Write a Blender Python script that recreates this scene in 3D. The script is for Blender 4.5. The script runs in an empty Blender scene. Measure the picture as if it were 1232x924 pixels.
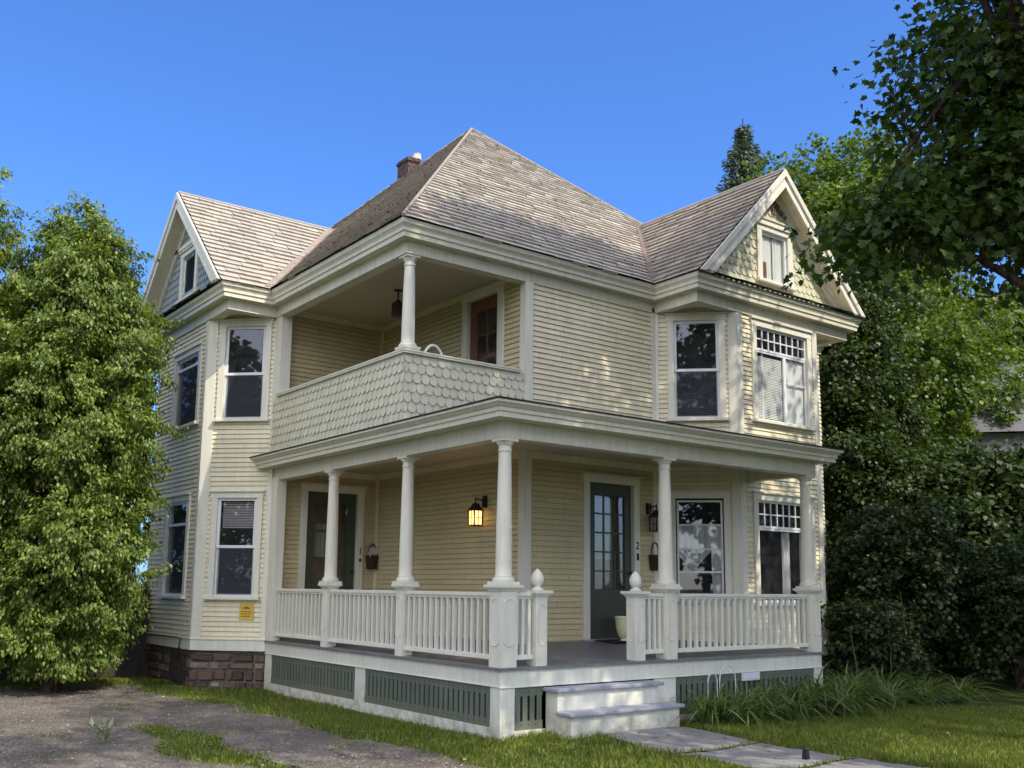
import bpy, math, random
import numpy as np
from mathutils import Vector
random.seed(7)
RNG = np.random.default_rng(11)
scene = bpy.context.scene
COL = scene.collection
PI = math.pi

# ------------------------------------------------------------------ materials
def _mat(name):
    m = bpy.data.materials.new(name); m.use_nodes = True
    nt = m.node_tree
    for n in list(nt.nodes): nt.nodes.remove(n)
    out = nt.nodes.new('ShaderNodeOutputMaterial')
    return m, nt, out
def N(nt, t, **kw):
    n = nt.nodes.new(t)
    for k, v in kw.items():
        if k.startswith('i_'):
            n.inputs[k[2:].replace('_', ' ')].default_value = v
        else: setattr(n, k, v)
    return n
def ramp(nt, src, stops):
    r = nt.nodes.new('ShaderNodeValToRGB')
    cr = r.color_ramp
    while len(cr.elements) < len(stops): cr.elements.new(0.5)
    for e, (p, c) in zip(cr.elements, stops):
        e.position = p; e.color = (*c, 1) if len(c) == 3 else c
    nt.links.new(src, r.inputs[0]); return r.outputs[0]
def mixc(nt, fac, a, b, mode='MIX'):
    m = nt.nodes.new('ShaderNodeMix'); m.data_type = 'RGBA'; m.blend_type = mode
    for i, s in ((0, fac), (6, a), (7, b)):
        if isinstance(s, (int, float)): m.inputs[i].default_value = s
        elif isinstance(s, tuple): m.inputs[i].default_value = (*s, 1)
        else: nt.links.new(s, m.inputs[i])
    return m.outputs[2]
def noise(nt, scale, detail=4, rough=.6, vec=None, dist=0.0):
    n = N(nt, 'ShaderNodeTexNoise'); n.inputs['Scale'].default_value = scale
    n.inputs['Detail'].default_value = detail; n.inputs['Roughness'].default_value = rough
    n.inputs['Distortion'].default_value = dist
    if vec is not None: nt.links.new(vec, n.inputs['Vector'])
    return n
def pos(nt, scale=(1, 1, 1)):
    g = nt.nodes.new('ShaderNodeNewGeometry')
    mp = nt.nodes.new('ShaderNodeMapping'); mp.inputs['Scale'].default_value = scale
    nt.links.new(g.outputs['Position'], mp.inputs['Vector']); return mp.outputs[0]
def bsdf(nt, out, color, rough=.6, spec=.35, metal=0.0, bump=None, bstr=.3, bdist=.01):
    b = nt.nodes.new('ShaderNodeBsdfPrincipled')
    if isinstance(color, tuple): b.inputs['Base Color'].default_value = (*color, 1)
    else: nt.links.new(color, b.inputs['Base Color'])
    if isinstance(rough, (int, float)): b.inputs['Roughness'].default_value = rough
    else: nt.links.new(rough, b.inputs['Roughness'])
    b.inputs['Specular IOR Level'].default_value = spec
    b.inputs['Metallic'].default_value = metal
    if bump is not None:
        bn = nt.nodes.new('ShaderNodeBump'); bn.inputs['Strength'].default_value = bstr
        bn.inputs['Distance'].default_value = bdist
        nt.links.new(bump, bn.inputs['Height']); nt.links.new(bn.outputs[0], b.inputs['Normal'])
    if out is not None: nt.links.new(b.outputs[0], out.inputs[0])
    return b
def scl(c, k): return tuple(max(0, min(1, x * k)) for x in c)

def paint(name, c, rough=.5, var=.16, dirt=.25, spec=.35, wear=None, grime=None):
    m, nt, out = _mat(name)
    n1 = noise(nt, 1.3, 5, .65, pos(nt))
    n2 = noise(nt, 1.0, 4, .6, pos(nt, (14, 14, 1.6)))
    n3 = noise(nt, 60, 3, .6, pos(nt))
    base = ramp(nt, n1.outputs[0], [(.25, scl(c, 1 - var)), (.75, scl(c, 1 + var * .45))])
    d = ramp(nt, n2.outputs[0], [(.30, (1 - dirt,) * 3), (.62, (1, 1, 1))])
    col = mixc(nt, .75, base, d, 'MULTIPLY')
    gi = nt.nodes.new('ShaderNodeNewGeometry'); pi = ramp(nt, gi.outputs['Random Per Island'], [(0, (.90,) * 3), (1, (1.0,) * 3)])
    col = mixc(nt, 1.0, col, pi, 'MULTIPLY')
    if wear:
        w = noise(nt, 9, 6, .7, pos(nt, (1, 1, 1.7)))
        f = ramp(nt, w.outputs[0], [(.62, (0, 0, 0)), (.68, (1, 1, 1))])
        col = mixc(nt, f, col, wear)
    if grime:                                # splash-back soil on the lowest boards
        g2 = nt.nodes.new('ShaderNodeNewGeometry'); sx = nt.nodes.new('ShaderNodeSeparateXYZ'); nt.links.new(g2.outputs['Position'], sx.inputs[0])
        mr = nt.nodes.new('ShaderNodeMapRange'); mr.inputs[1].default_value = .0; mr.inputs[2].default_value = grime; mr.inputs[3].default_value = .85; mr.inputs[4].default_value = 0
        nt.links.new(sx.outputs[2], mr.inputs[0])
        gn = noise(nt, 7, 6, .7, pos(nt)); gr = ramp(nt, gn.outputs[0], [(.38, (0, 0, 0)), (.66, (1, 1, 1))])
        gm = nt.nodes.new('ShaderNodeMath'); gm.operation = 'MULTIPLY'; nt.links.new(mr.outputs[0], gm.inputs[0]); nt.links.new(gr, gm.inputs[1])
        col = mixc(nt, gm.outputs[0], col, (.20, .17, .11))
    rr = ramp(nt, n3.outputs[0], [(.2, (rough - .1,) * 3), (.8, (rough + .12,) * 3)])
    bsdf(nt, out, col, rr, spec, bump=n3.outputs[0], bstr=.18, bdist=.004)
    return m
def island(name, stops, rough=.7, spec=.3, stain=None, bumps=35, bstr=.35, stain_scale=.7):
    """one random colour per piece (slates, shingles, stones) with large stains over them"""
    m, nt, out = _mat(name)
    g = nt.nodes.new('ShaderNodeNewGeometry')
    c = ramp(nt, g.outputs['Random Per Island'], stops)
    n1 = noise(nt, bumps, 5, .65, pos(nt))
    v = ramp(nt, n1.outputs[0], [(.25, (.72,) * 3), (.75, (1.0,) * 3)])
    c = mixc(nt, .8, c, v, 'MULTIPLY')
    if stain:
        n2 = noise(nt, stain_scale, 6, .62, pos(nt))
        f = ramp(nt, n2.outputs[0], [(.45, (0, 0, 0)), (.72, (1, 1, 1))])
        mm = nt.nodes.new('ShaderNodeMath'); mm.operation = 'MULTIPLY'; mm.inputs[1].default_value = .6
        nt.links.new(f, mm.inputs[0])
        c = mixc(nt, mm.outputs[0], c, stain)
    bsdf(nt, out, c, rough, spec, bump=n1.outputs[0], bstr=bstr, bdist=.006)
    return m
def leafmat(name, stops, trans=.35, tcol=None, rough=.45, spec=.3, patch=.5):
    m, nt, out = _mat(name)
    g = nt.nodes.new('ShaderNodeNewGeometry')
    c = ramp(nt, g.outputs['Random Per Island'], stops)
    n1 = noise(nt, .9, 3, .6, pos(nt))
    v = ramp(nt, n1.outputs[0], [(.3, (1 - patch * .6,) * 3), (.7, (1.0,) * 3)])
    c = mixc(nt, .9, c, v, 'MULTIPLY')
    b = bsdf(nt, None, c, rough, spec)
    t = nt.nodes.new('ShaderNodeBsdfTranslucent')
    tc = mixc(nt, 1.0, c, tcol or (1.0, .95, .35), 'MULTIPLY')
    tc2 = mixc(nt, 1.0, tc, (1.7, 1.7, 1.7), 'MULTIPLY')
    nt.links.new(tc2, t.inputs[0])
    mx = nt.nodes.new('ShaderNodeMixShader'); mx.inputs[0].default_value = trans
    nt.links.new(b.outputs[0], mx.inputs[1]); nt.links.new(t.outputs[0], mx.inputs[2])
    nt.links.new(mx.outputs[0], out.inputs[0])
    return m
def glassmat(name, tint=(.94, .955, .95), ior=1.5, add=.015):
    m, nt, out = _mat(name)
    tr = nt.nodes.new('ShaderNodeBsdfTransparent'); tr.inputs[0].default_value = (*tint, 1)
    gl = nt.nodes.new('ShaderNodeBsdfGlossy'); gl.inputs['Roughness'].default_value = .015
    gl.inputs[0].default_value = (.95, .97, 1, 1)
    w = noise(nt, 1.3, 1, .4, pos(nt))
    bn = nt.nodes.new('ShaderNodeBump'); bn.inputs['Strength'].default_value = .05; bn.inputs['Distance'].default_value = .02
    nt.links.new(w.outputs[0], bn.inputs['Height']); nt.links.new(bn.outputs[0], gl.inputs['Normal'])
    # Schlick reflectance of a thin pane, the same from either side
    f = nt.nodes.new('ShaderNodeLayerWeight'); f.inputs[0].default_value = .5
    pw = nt.nodes.new('ShaderNodeMath'); pw.operation = 'POWER'; pw.inputs[1].default_value = 5.0
    nt.links.new(f.outputs['Facing'], pw.inputs[0])
    f0 = ((ior - 1) / (ior + 1)) ** 2 * 1.7 + add
    a = nt.nodes.new('ShaderNodeMath'); a.operation = 'MULTIPLY_ADD'; a.inputs[1].default_value = 1 - f0; a.inputs[2].default_value = f0; a.use_clamp = True
    nt.links.new(pw.outputs[0], a.inputs[0])
    mx = nt.nodes.new('ShaderNodeMixShader')
    nt.links.new(a.outputs[0], mx.inputs[0]); nt.links.new(tr.outputs[0], mx.inputs[1]); nt.links.new(gl.outputs[0], mx.inputs[2])
    # a film of dust
    dn = noise(nt, 3.0, 5, .7, pos(nt)); df = ramp(nt, dn.outputs[0], [(.35, (.012,) * 3), (.75, (.05,) * 3)])
    dd = nt.nodes.new('ShaderNodeBsdfDiffuse'); dd.inputs[0].default_value = (.6, .62, .62, 1)
    m2 = nt.nodes.new('ShaderNodeMixShader'); nt.links.new(df, m2.inputs[0]); nt.links.new(mx.outputs[0], m2.inputs[1]); nt.links.new(dd.outputs[0], m2.inputs[2])
    nt.links.new(m2.outputs[0], out.inputs[0])
    return m
def screenmat(name):
    m, nt, out = _mat(name)
    tr = nt.nodes.new('ShaderNodeBsdfTransparent'); d = nt.nodes.new('ShaderNodeBsdfDiffuse'); d.inputs[0].default_value = (.075, .08, .10, 1)
    mx = nt.nodes.new('ShaderNodeMixShader'); mx.inputs[0].default_value = .42
    nt.links.new(tr.outputs[0], mx.inputs[1]); nt.links.new(d.outputs[0], mx.inputs[2]); nt.links.new(mx.outputs[0], out.inputs[0]); return m
def emis(name, c, s):
    m, nt, out = _mat(name)
    e = nt.nodes.new('ShaderNodeEmission'); e.inputs[0].default_value = (*c, 1); e.inputs[1].default_value = s
    nt.links.new(e.outputs[0], out.inputs[0]); return m
def plain(name, c, rough=.6, spec=.3, metal=0.0, ns=40, var=.2):
    m, nt, out = _mat(name)
    n = noise(nt, ns, 4, .6, pos(nt))
    col = ramp(nt, n.outputs[0], [(.25, scl(c, 1 - var)), (.75, scl(c, 1 + var))])
    bsdf(nt, out, col, rough, spec, metal, bump=n.outputs[0], bstr=.15, bdist=.003)
    return m

M = {}
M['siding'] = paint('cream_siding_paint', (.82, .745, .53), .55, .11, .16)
M['siding_shade'] = paint('shaded_siding_paint', (.62, .53, .31), .55, .10, .12)  # cream siding again, with the porch shade put into a darker colour
M['trim'] = paint('offwhite_trim_paint', (.77, .745, .625), .48, .07, .16)
M['trimc'] = paint('cream_cornice_paint', (.70, .67, .525), .5, .08, .2)
M['trimw'] = paint('white_porch_paint', (.77, .755, .65), .45, .06, .16)
M['skirtw'] = paint('worn_white_porch_paint', (.75, .745, .65), .5, .12, .18, wear=(.46, .44, .37), grime=.42)
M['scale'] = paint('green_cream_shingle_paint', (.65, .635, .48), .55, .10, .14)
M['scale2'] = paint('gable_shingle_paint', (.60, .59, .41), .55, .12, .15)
M['scale_shade'] = paint('shaded_gable_shingle_paint', (.30, .36, .33), .55, .12, .15)  # gable shingles with the left gable's shade put into the colour
M['ceil'] = paint('porch_ceiling_paint', (.55, .49, .36), .55, .08, .08)
M['deck'] = paint('grey_deck_paint', (.20, .20, .21), .45, .25, .3, wear=(.10, .085, .07))
M['tread'] = paint('grey_tread_paint', (.36, .38, .44), .5, .2, .3, wear=(.12, .11, .10))
M['green'] = paint('dark_green_door_paint', (.062, .074, .052), .4, .12, .15)
M['skirtg'] = paint('green_skirt_paint', (.14, .165, .13), .5, .15, .2, grime=.35)
M['red'] = paint('brown_red_door_wood', (.19, .07, .038), .4, .25, .3)
M['sash'] = paint('white_sash_paint', (.74, .76, .78), .4, .05, .08)
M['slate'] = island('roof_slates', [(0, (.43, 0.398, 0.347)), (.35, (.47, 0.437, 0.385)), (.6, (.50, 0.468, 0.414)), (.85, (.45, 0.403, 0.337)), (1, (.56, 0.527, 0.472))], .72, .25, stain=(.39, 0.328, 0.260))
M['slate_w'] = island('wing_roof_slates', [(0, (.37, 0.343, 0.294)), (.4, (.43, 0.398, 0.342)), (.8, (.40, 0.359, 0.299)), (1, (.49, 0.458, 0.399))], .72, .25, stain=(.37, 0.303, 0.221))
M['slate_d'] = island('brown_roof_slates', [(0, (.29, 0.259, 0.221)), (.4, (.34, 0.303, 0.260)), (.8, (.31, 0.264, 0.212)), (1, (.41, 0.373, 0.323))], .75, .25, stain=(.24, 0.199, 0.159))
M['louvre'] = plain('dark_louvre_paint', (.045, .052, .055), .6, .2)
M['under'] = plain('roof_underlay_and_dark_gaps', (.09, .075, .065), .9, .1)
M['flash'] = plain('rusty_valley_metal', (.17, .125, .095), .55, .4, 0, 5, .45)
M['flashp'] = plain('pink_rust_valley_metal', (.25, .20, .17), .6, .4, 0, 5, .35)
M['tar'] = plain('dark_porch_roofing', (.03, .03, .032), .85, .2)
M['iron'] = plain('black_iron', (.012, .012, .012), .45, .5)
M['bronze'] = plain('aged_bronze', (.03, .018, .014), .5, .5)
M['screen'] = screenmat('insect_screen_mesh')
M['glass'] = glassmat('window_glass')
M['glassd'] = glassmat('door_glass', (.8, .85, .8), 1.5, .02)
M['dark'] = plain('dark_room', (.016, .017, .022), .9, .05)
M['curtain'] = paint('white_curtain_cloth', (.62, .62, .62), .8, .15, .35)
M['curtg'] = paint('grey_green_curtain_cloth', (.36, .40, .35), .8, .15, .35)
M['blind'] = paint('white_blind_slats', (.80, .80, .78), .5, .05, .05)
M['wood'] = plain('brown_inner_door', (.16, .075, .035), .5, .3, 0, 8, .4)
M['lampglass'] = emis('warm_lamp_glass', (1.0, .60, .20), 2.6)
M['lampoff'] = plain('frosted_lamp_glass', (.42, .38, .38), .3, .4)
M['basket'] = plain('dark_wicker', (.055, .032, .02), .8, .2, 0, 90, .6)
M['flowerw'] = plain('pale_flower', (.55, .55, .55), .7)
M['urn'] = paint('pale_yellow_glaze', (.72, .72, .44), .3, .08, .1, .5)
M['urnfoot'] = plain('white_urn_foot', (.8, .8, .78), .4)
M['yellow'] = plain('yellow_sign_metal', (.62, .42, .06), .45, .4, 0, 30, .12)
M['ink'] = plain('brown_sign_ink', (.10, .055, .02), .6)
M['brickc'] = None
M['pot'] = plain('clay_chimney_pot', (.55, .47, .38), .8, .2, 0, 8, .2)
M['fence'] = plain('weathered_fence_board', (.055, .045, .04), .85, .2, 0, 12, .4)
def barkmat(name, c):
    m, nt, out = _mat(name)
    n = noise(nt, 1.0, 6, .65, pos(nt, (26, 26, 3.2)), .6); n2 = noise(nt, 2.2, 3, .5, pos(nt))
    col = ramp(nt, n.outputs[0], [(.34, scl(c, .25)), (.5, scl(c, .9)), (.7, scl(c, 1.5))])
    v = ramp(nt, n2.outputs[0], [(.3, (.65,) * 3), (.7, (1.1,) * 3)])
    bsdf(nt, out, mixc(nt, 1, col, v, 'MULTIPLY'), .95, .1, bump=n.outputs[0], bstr=1.0, bdist=.05); return m
M['bark'] = barkmat('dark_bark', (.085, .06, .048))
M['barkg'] = barkmat('grey_bark', (.12, .10, .08))
M['stem'] = plain('dry_stalk', (.16, .13, .08), .9)
M['stake'] = plain('black_stake_plastic', (.015, .015, .015), .5)
M['wire'] = plain('white_coated_wire', (.6, .62, .62), .5)
M['white'] = plain('white_resin', (.75, .76, .76), .4)

def brick(name, c1, c2, mort, sx, sy, bstr=.8):
    m, nt, out = _mat(name)
    tc = nt.nodes.new('ShaderNodeTexCoord')
    b = nt.nodes.new('ShaderNodeTexBrick')
    nz = noise(nt, 3.0, 3, .6, tc.outputs['UV'])
    vm = nt.nodes.new('ShaderNodeVectorMath'); vm.operation = 'SCALE'; vm.inputs[3].default_value = .16
    nt.links.new(nz.outputs['Color'], vm.inputs[0])
    va = nt.nodes.new('ShaderNodeVectorMath'); va.operation = 'ADD'
    nt.links.new(tc.outputs['UV'], va.inputs[0]); nt.links.new(vm.outputs[0], va.inputs[1])
    nt.links.new(va.outputs[0], b.inputs['Vector'])
    b.inputs['Color1'].default_value = (*c1, 1); b.inputs['Color2'].default_value = (*c2, 1); b.inputs['Mortar'].default_value = (*mort, 1)
    b.inputs['Scale'].default_value = 1; b.inputs['Brick Width'].default_value = sx; b.inputs['Row Height'].default_value = sy
    b.inputs['Mortar Size'].default_value = .012; b.inputs['Mortar Smooth'].default_value = .4
    b.offset_frequency = 2; b.squash = 1.5; b.squash_frequency = 3
    n = noise(nt, 14, 6, .7, pos(nt))
    v = ramp(nt, n.outputs[0], [(.25, (.5,) * 3), (.75, (1.15,) * 3)])
    col = mixc(nt, 1.0, b.outputs[0], v, 'MULTIPLY')
    inv = nt.nodes.new('ShaderNodeMath'); inv.operation = 'MULTIPLY_ADD'; inv.inputs[1].default_value = -1; inv.inputs[2].default_value = 1
    nt.links.new(b.outputs['Fac'], inv.inputs[0])
    ad = nt.nodes.new('ShaderNodeMath'); ad.operation = 'MULTIPLY_ADD'; ad.inputs[1].default_value = .8
    nt.links.new(n.outputs[0], ad.inputs[0]); nt.links.new(inv.outputs[0], ad.inputs[2])
    bsdf(nt, out, col, .9, .15, bump=ad.outputs[0], bstr=bstr, bdist=.04)
    return m
M['mortar'] = plain('dark_mortar', (.15, .135, .12), .95, .1, 0, 30, .4)
M['stones'] = island('rough_brown_stones', [(0, (.07, .052, .045)), (.3, (.15, .092, .07)), (.55, (.20, .135, .10)), (.75, (.10, .08, .07)), (.9, (.26, .20, .16)), (1, (.36, .30, .25))], .9, .15, stain=(.10, .07, .06), bumps=22, bstr=1.0, stain_scale=5)
M['stone'] = brick('brown_stone_foundation', (.155, .105, .085), (.06, .05, .048), (.17, .15, .13), .37, .155)
M['brickc'] = brick('chimney_brick', (.12, .065, .05), (.075, .05, .045), (.17, .15, .135), .21, .075)

# ------------------------------------------------------------------ geometry helpers
class Frame:
    """facade frame: u runs to the viewer's right seen from outside, v is height, w points outwards"""
    def __init__(s, p, q):
        s.p = np.array(p, float); d = np.array(q, float) - s.p
        s.len = float(np.hypot(*d)); s.d = d / s.len; s.n = np.array([s.d[1], -s.d[0]])
    def __call__(s, u, v, w=0.0):
        a = s.p + s.d * u + s.n * w
        return (float(a[0]), float(a[1]), float(v))
class MB:
    def __init__(s): s.v = []; s.f = []; s.m = []; s.uv = []
    def face(s, pts, mi=0, uv=None):
        i = len(s.v); s.v += [tuple(map(float, p)) for p in pts]
        s.f.append(tuple(range(i, i + len(pts)))); s.m.append(mi)
        s.uv.append(uv or [(0, 0)] * len(pts))
    def solid(s, a, b, mi=0):
        """closed prism between two rings a and b of equal length"""
        n = len(a); i = len(s.v)
        s.v += [tuple(map(float, p)) for p in a] + [tuple(map(float, p)) for p in b]
        def ad(ix): s.f.append(tuple(i + k for k in ix)); s.m.append(mi); s.uv.append([(0, 0)] * len(ix))
        ad(range(n - 1, -1, -1)); ad(range(n, 2 * n))
        for k in range(n):
            l = (k + 1) % n; ad((k, l, n + l, n + k))
    def box(s, x0, x1, y0, y1, z0, z1, mi=0):
        s.solid([(x0, y0, z0), (x1, y0, z0), (x1, y1, z0), (x0, y1, z0)], [(x0, y0, z1), (x1, y0, z1), (x1, y1, z1), (x0, y1, z1)], mi)
    def fbox(s, F, u0, u1, v0, v1, w0, w1, mi=0):
        s.solid([F(u0, v0, w0), F(u1, v0, w0), F(u1, v0, w1), F(u0, v0, w1)], [F(u0, v1, w0), F(u1, v1, w0), F(u1, v1, w1), F(u0, v1, w1)], mi)
    def tube(s, pts, radii, sides=8, mi=0, cap=True):
        pts = [Vector(p) for p in pts]
        if not isinstance(radii, (list, tuple)): radii = [radii] * len(pts)
        rings = []; i0 = len(s.v); prev = None
        for k, p in enumerate(pts):
            t = (pts[min(k + 1, len(pts) - 1)] - pts[max(k - 1, 0)])
            t = t.normalized() if t.length > 1e-9 else Vector((0, 0, 1))
            if prev is None:
                a = t.orthogonal().normalized()
            else:
                a = prev - t * prev.dot(t); a = a.normalized() if a.length > 1e-6 else t.orthogonal().normalized()
            prev = a; b = t.cross(a)
            for j in range(sides):
                an = 2 * PI * j / sides
                q = p + (a * math.cos(an) + b * math.sin(an)) * radii[k]
                s.v.append(tuple(q))
        for k in range(len(pts) - 1):
            for j in range(sides):
                l = (j + 1) % sides
                s.f.append((i0 + k * sides + j, i0 + k * sides + l, i0 + (k + 1) * sides + l, i0 + (k + 1) * sides + j)); s.m.append(mi); s.uv.append([(0, 0)] * 4)
        if cap:
            s.f.append(tuple(i0 + j for j in range(sides - 1, -1, -1))); s.m.append(mi); s.uv.append([(0, 0)] * sides)
            e = i0 + (len(pts) - 1) * sides
            s.f.append(tuple(e + j for j in range(sides))); s.m.append(mi); s.uv.append([(0, 0)] * sides)
    def lathe(s, cx, cy, prof, sides=24, mi=0):
        i0 = len(s.v)
        for (r, z) in prof:
            for j in range(sides):
                a = 2 * PI * j / sides; s.v.append((cx + r * math.cos(a), cy + r * math.sin(a), z))
        for k in range(len(prof) - 1):
            for j in range(sides):
                l = (j + 1) % sides
                s.f.append((i0 + k * sides + j, i0 + k * sides + l, i0 + (k + 1) * sides + l, i0 + (k + 1) * sides + j)); s.m.append(mi); s.uv.append([(0, 0)] * 4)
        s.f.append(tuple(i0 + j for j in range(sides - 1, -1, -1))); s.m.append(mi); s.uv.append([(0, 0)] * sides)
        e = i0 + (len(prof) - 1) * sides
        s.f.append(tuple(e + j for j in range(sides))); s.m.append(mi); s.uv.append([(0, 0)] * sides)
    def sweep(s, path, prof, closed=False, mi=0, loop=False):
        """profile (offset to the right of the path, height) swept along a plan path with mitred corners"""
        P = [np.array(p, float) for p in path]; n = len(P); rings = []
        def nrm(a, b):
            d = b - a; d = d / np.hypot(*d); return np.array([d[1], -d[0]])
        for k in range(n):
            if closed or 0 < k < n - 1:
                n1 = nrm(P[k - 1], P[k]); n2 = nrm(P[k], P[(k + 1) % n]); mm = (n1 + n2) / (1 + n1 @ n2)
            elif k == 0: mm = nrm(P[0], P[1])
            else: mm = nrm(P[n - 2], P[n - 1])
            rings.append([(P[k][0] + mm[0] * o, P[k][1] + mm[1] * o, z) for o, z in prof])
        i0 = len(s.v); q = len(prof)
        for r in rings: s.v += [tuple(map(float, p)) for p in r]
        for k in range(n if closed else n - 1):
            l = (k + 1) % n
            for j in range(q if loop else q - 1):
                jj = (j + 1) % q
                s.f.append((i0 + k * q + j, i0 + l * q + j, i0 + l * q + jj, i0 + k * q + jj)); s.m.append(mi); s.uv.append([(0, 0)] * 4)
        if loop and not closed:
            s.f.append(tuple(i0 + j for j in range(q))); s.m.append(mi); s.uv.append([(0, 0)] * q)
            s.f.append(tuple(i0 + (n - 1) * q + j for j in range(q - 1, -1, -1))); s.m.append(mi); s.uv.append([(0, 0)] * q)
    def build(s, name, mats, parent=None, smooth=False, uv=False):
        me = bpy.data.meshes.new(name)
        me.from_pydata(s.v, [], s.f)
        if not isinstance(mats, (list, tuple)): mats = [mats]
        for m in mats: me.materials.append(m)
        me.polygons.foreach_set('material_index', s.m)
        if uv:
            l = me.uv_layers.new(name='UVMap')
            flat = [c for f in s.uv for p in f for c in p]
            l.data.foreach_set('uv', flat)
        if smooth: me.polygons.foreach_set('use_smooth', [True] * len(s.f))
        me.update()
        o = bpy.data.objects.new(name, me); COL.objects.link(o)
        if parent is not None: o.parent = parent
        return o
def smooth_by_angle(o, deg=35):
    me = o.data; me.polygons.foreach_set('use_smooth', [True] * len(me.polygons))
    try: me.set_sharp_from_angle(angle=math.radians(deg))
    except Exception: pass
def bevel(o, w=.006, seg=2):
    b = o.modifiers.new('soft_edge', 'BEVEL'); b.width = w; b.segments = seg; b.limit_method = 'ANGLE'; b.angle_limit = math.radians(40)
    return o
def tag(o, label=None, cat=None, group=None, kind=None):
    if label: o['label'] = label
    if cat: o['category'] = cat
    if group: o['group'] = group
    if kind: o['kind'] = kind
    return o
def thing(name, loc, label, cat, group=None):
    o = bpy.data.objects.new(name, None); COL.objects.link(o); o.location = loc
    o.empty_display_size = .2
    return tag(o, label, cat, group)
def child(mb, name, mats, parent, **kw):
    """mesh written in world coordinates, parented under an Empty that stands elsewhere"""
    bevelw = kw.pop('bv', 0); ang = kw.pop('ang', 0)
    root = parent
    off = Vector((0, 0, 0)); p = parent
    while p is not None: off += p.location; p = p.parent
    mb.v = [(a - off.x, b - off.y, c - off.z) for a, b, c in mb.v]
    o = mb.build(name, mats, parent, **kw)
    if bevelw: bevel(o, bevelw)
    if ang: smooth_by_angle(o, ang)
    return o

def clip_poly(poly, clip):
    """Sutherland-Hodgman: convex poly against convex counter-clockwise clip polygon, 2-D"""
    out = poly
    for i in range(len(clip)):
        a = clip[i]; b = clip[(i + 1) % len(clip)]
        ex, ey = b[0] - a[0], b[1] - a[1]
        def side(p): return ex * (p[1] - a[1]) - ey * (p[0] - a[0])
        new = []
        for k in range(len(out)):
            p, q = out[k], out[(k + 1) % len(out)]
            sp, sq = side(p), side(q)
            if sp >= -1e-9: new.append(p)
            if (sp > 1e-9 and sq < -1e-9) or (sp < -1e-9 and sq > 1e-9):
                t = sp / (sp - sq); new.append((p[0] + (q[0] - p[0]) * t, p[1] + (q[1] - p[1]) * t))
        out = new
        if len(out) < 3: return []
    return out
def area2(p): return .5 * sum(p[i][0] * p[(i + 1) % len(p)][1] - p[(i + 1) % len(p)][0] * p[i][1] for i in range(len(p)))

def roof_slope(poly, mat, name, parent, exposure=.17, width=.29, rag=.010):
    """slates laid one by one on a convex roof plane; first edge of poly is its eave"""
    P = [np.array(p, float) for p in poly]
    u = P[1] - P[0]; u /= np.linalg.norm(u)
    nn = np.cross(P[1] - P[0], P[2] - P[0]); nn /= np.linalg.norm(nn)
    if nn[2] < 0: nn = -nn
    vv = np.cross(nn, u)
    if vv[2] < 0: vv = -vv
    loc = [((p - P[0]) @ u, (p - P[0]) @ vv) for p in P]
    if area2(loc) < 0: loc = loc[::-1]
    W = lambda a, b, h: P[0] + u * a + vv * b + nn * h
    mb = MB()
    mb.face([W(a, b, 0) for a, b in loc], 1)
    mb.face([W(a, b, -.03) for a, b in loc][::-1], 1)
    us = [a for a, b in loc]; vs = [b for a, b in loc]
    rows = int((max(vs) - min(vs)) / exposure) + 2
    for r in range(rows):
        b0 = min(vs) - .03 + r * exposure
        a = min(us) - random.random() * width
        while a < max(us):
            wd = width * random.uniform(.75, 1.25)
            j = (random.uniform(-rag, rag) if random.random() > .06 else random.uniform(-.05, .03)) if r else random.uniform(-.02, .0)
            b1 = b0 + j; b2 = b0 + exposure + .03
            q = clip_poly([(a + .003, b1), (a + wd - .003, b1), (a + wd - .003, b2), (a + .003, b2)], loc if r else [(x, y - (.03 if y < min(vs) + .01 else 0)) for x, y in loc])
            lift = random.uniform(.028, .042); tw = random.uniform(-.006, .006)
            if len(q) >= 3:
                top = []
                for (x, y) in q:
                    h = .008 + (lift + tw * ((x - a) / wd - .5)) * (b2 - y) / (b2 - b1)
                    top.append(W(x, y, h))
                i = len(mb.v); mb.v += [tuple(p) for p in top]
                mb.f.append(tuple(range(i, i + len(top)))); mb.m.append(0); mb.uv.append([(0, 0)] * len(top))
                for k in range(len(q)):
                    l = (k + 1) % len(q)
                    if abs(q[k][1] - b1) < .002 and abs(q[l][1] - b1) < .002 and len(q) > 2:
                        j0 = len(mb.v); mb.v += [tuple(W(q[k][0], q[k][1], .002)), tuple(W(q[l][0], q[l][1], .002))]
                        mb.f.append((i + l, i + k, j0, j0 + 1)); mb.m.append(0); mb.uv.append([(0, 0)] * 4)
            a += wd
    return child(mb, name, [mat, M['under']], parent)

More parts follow.
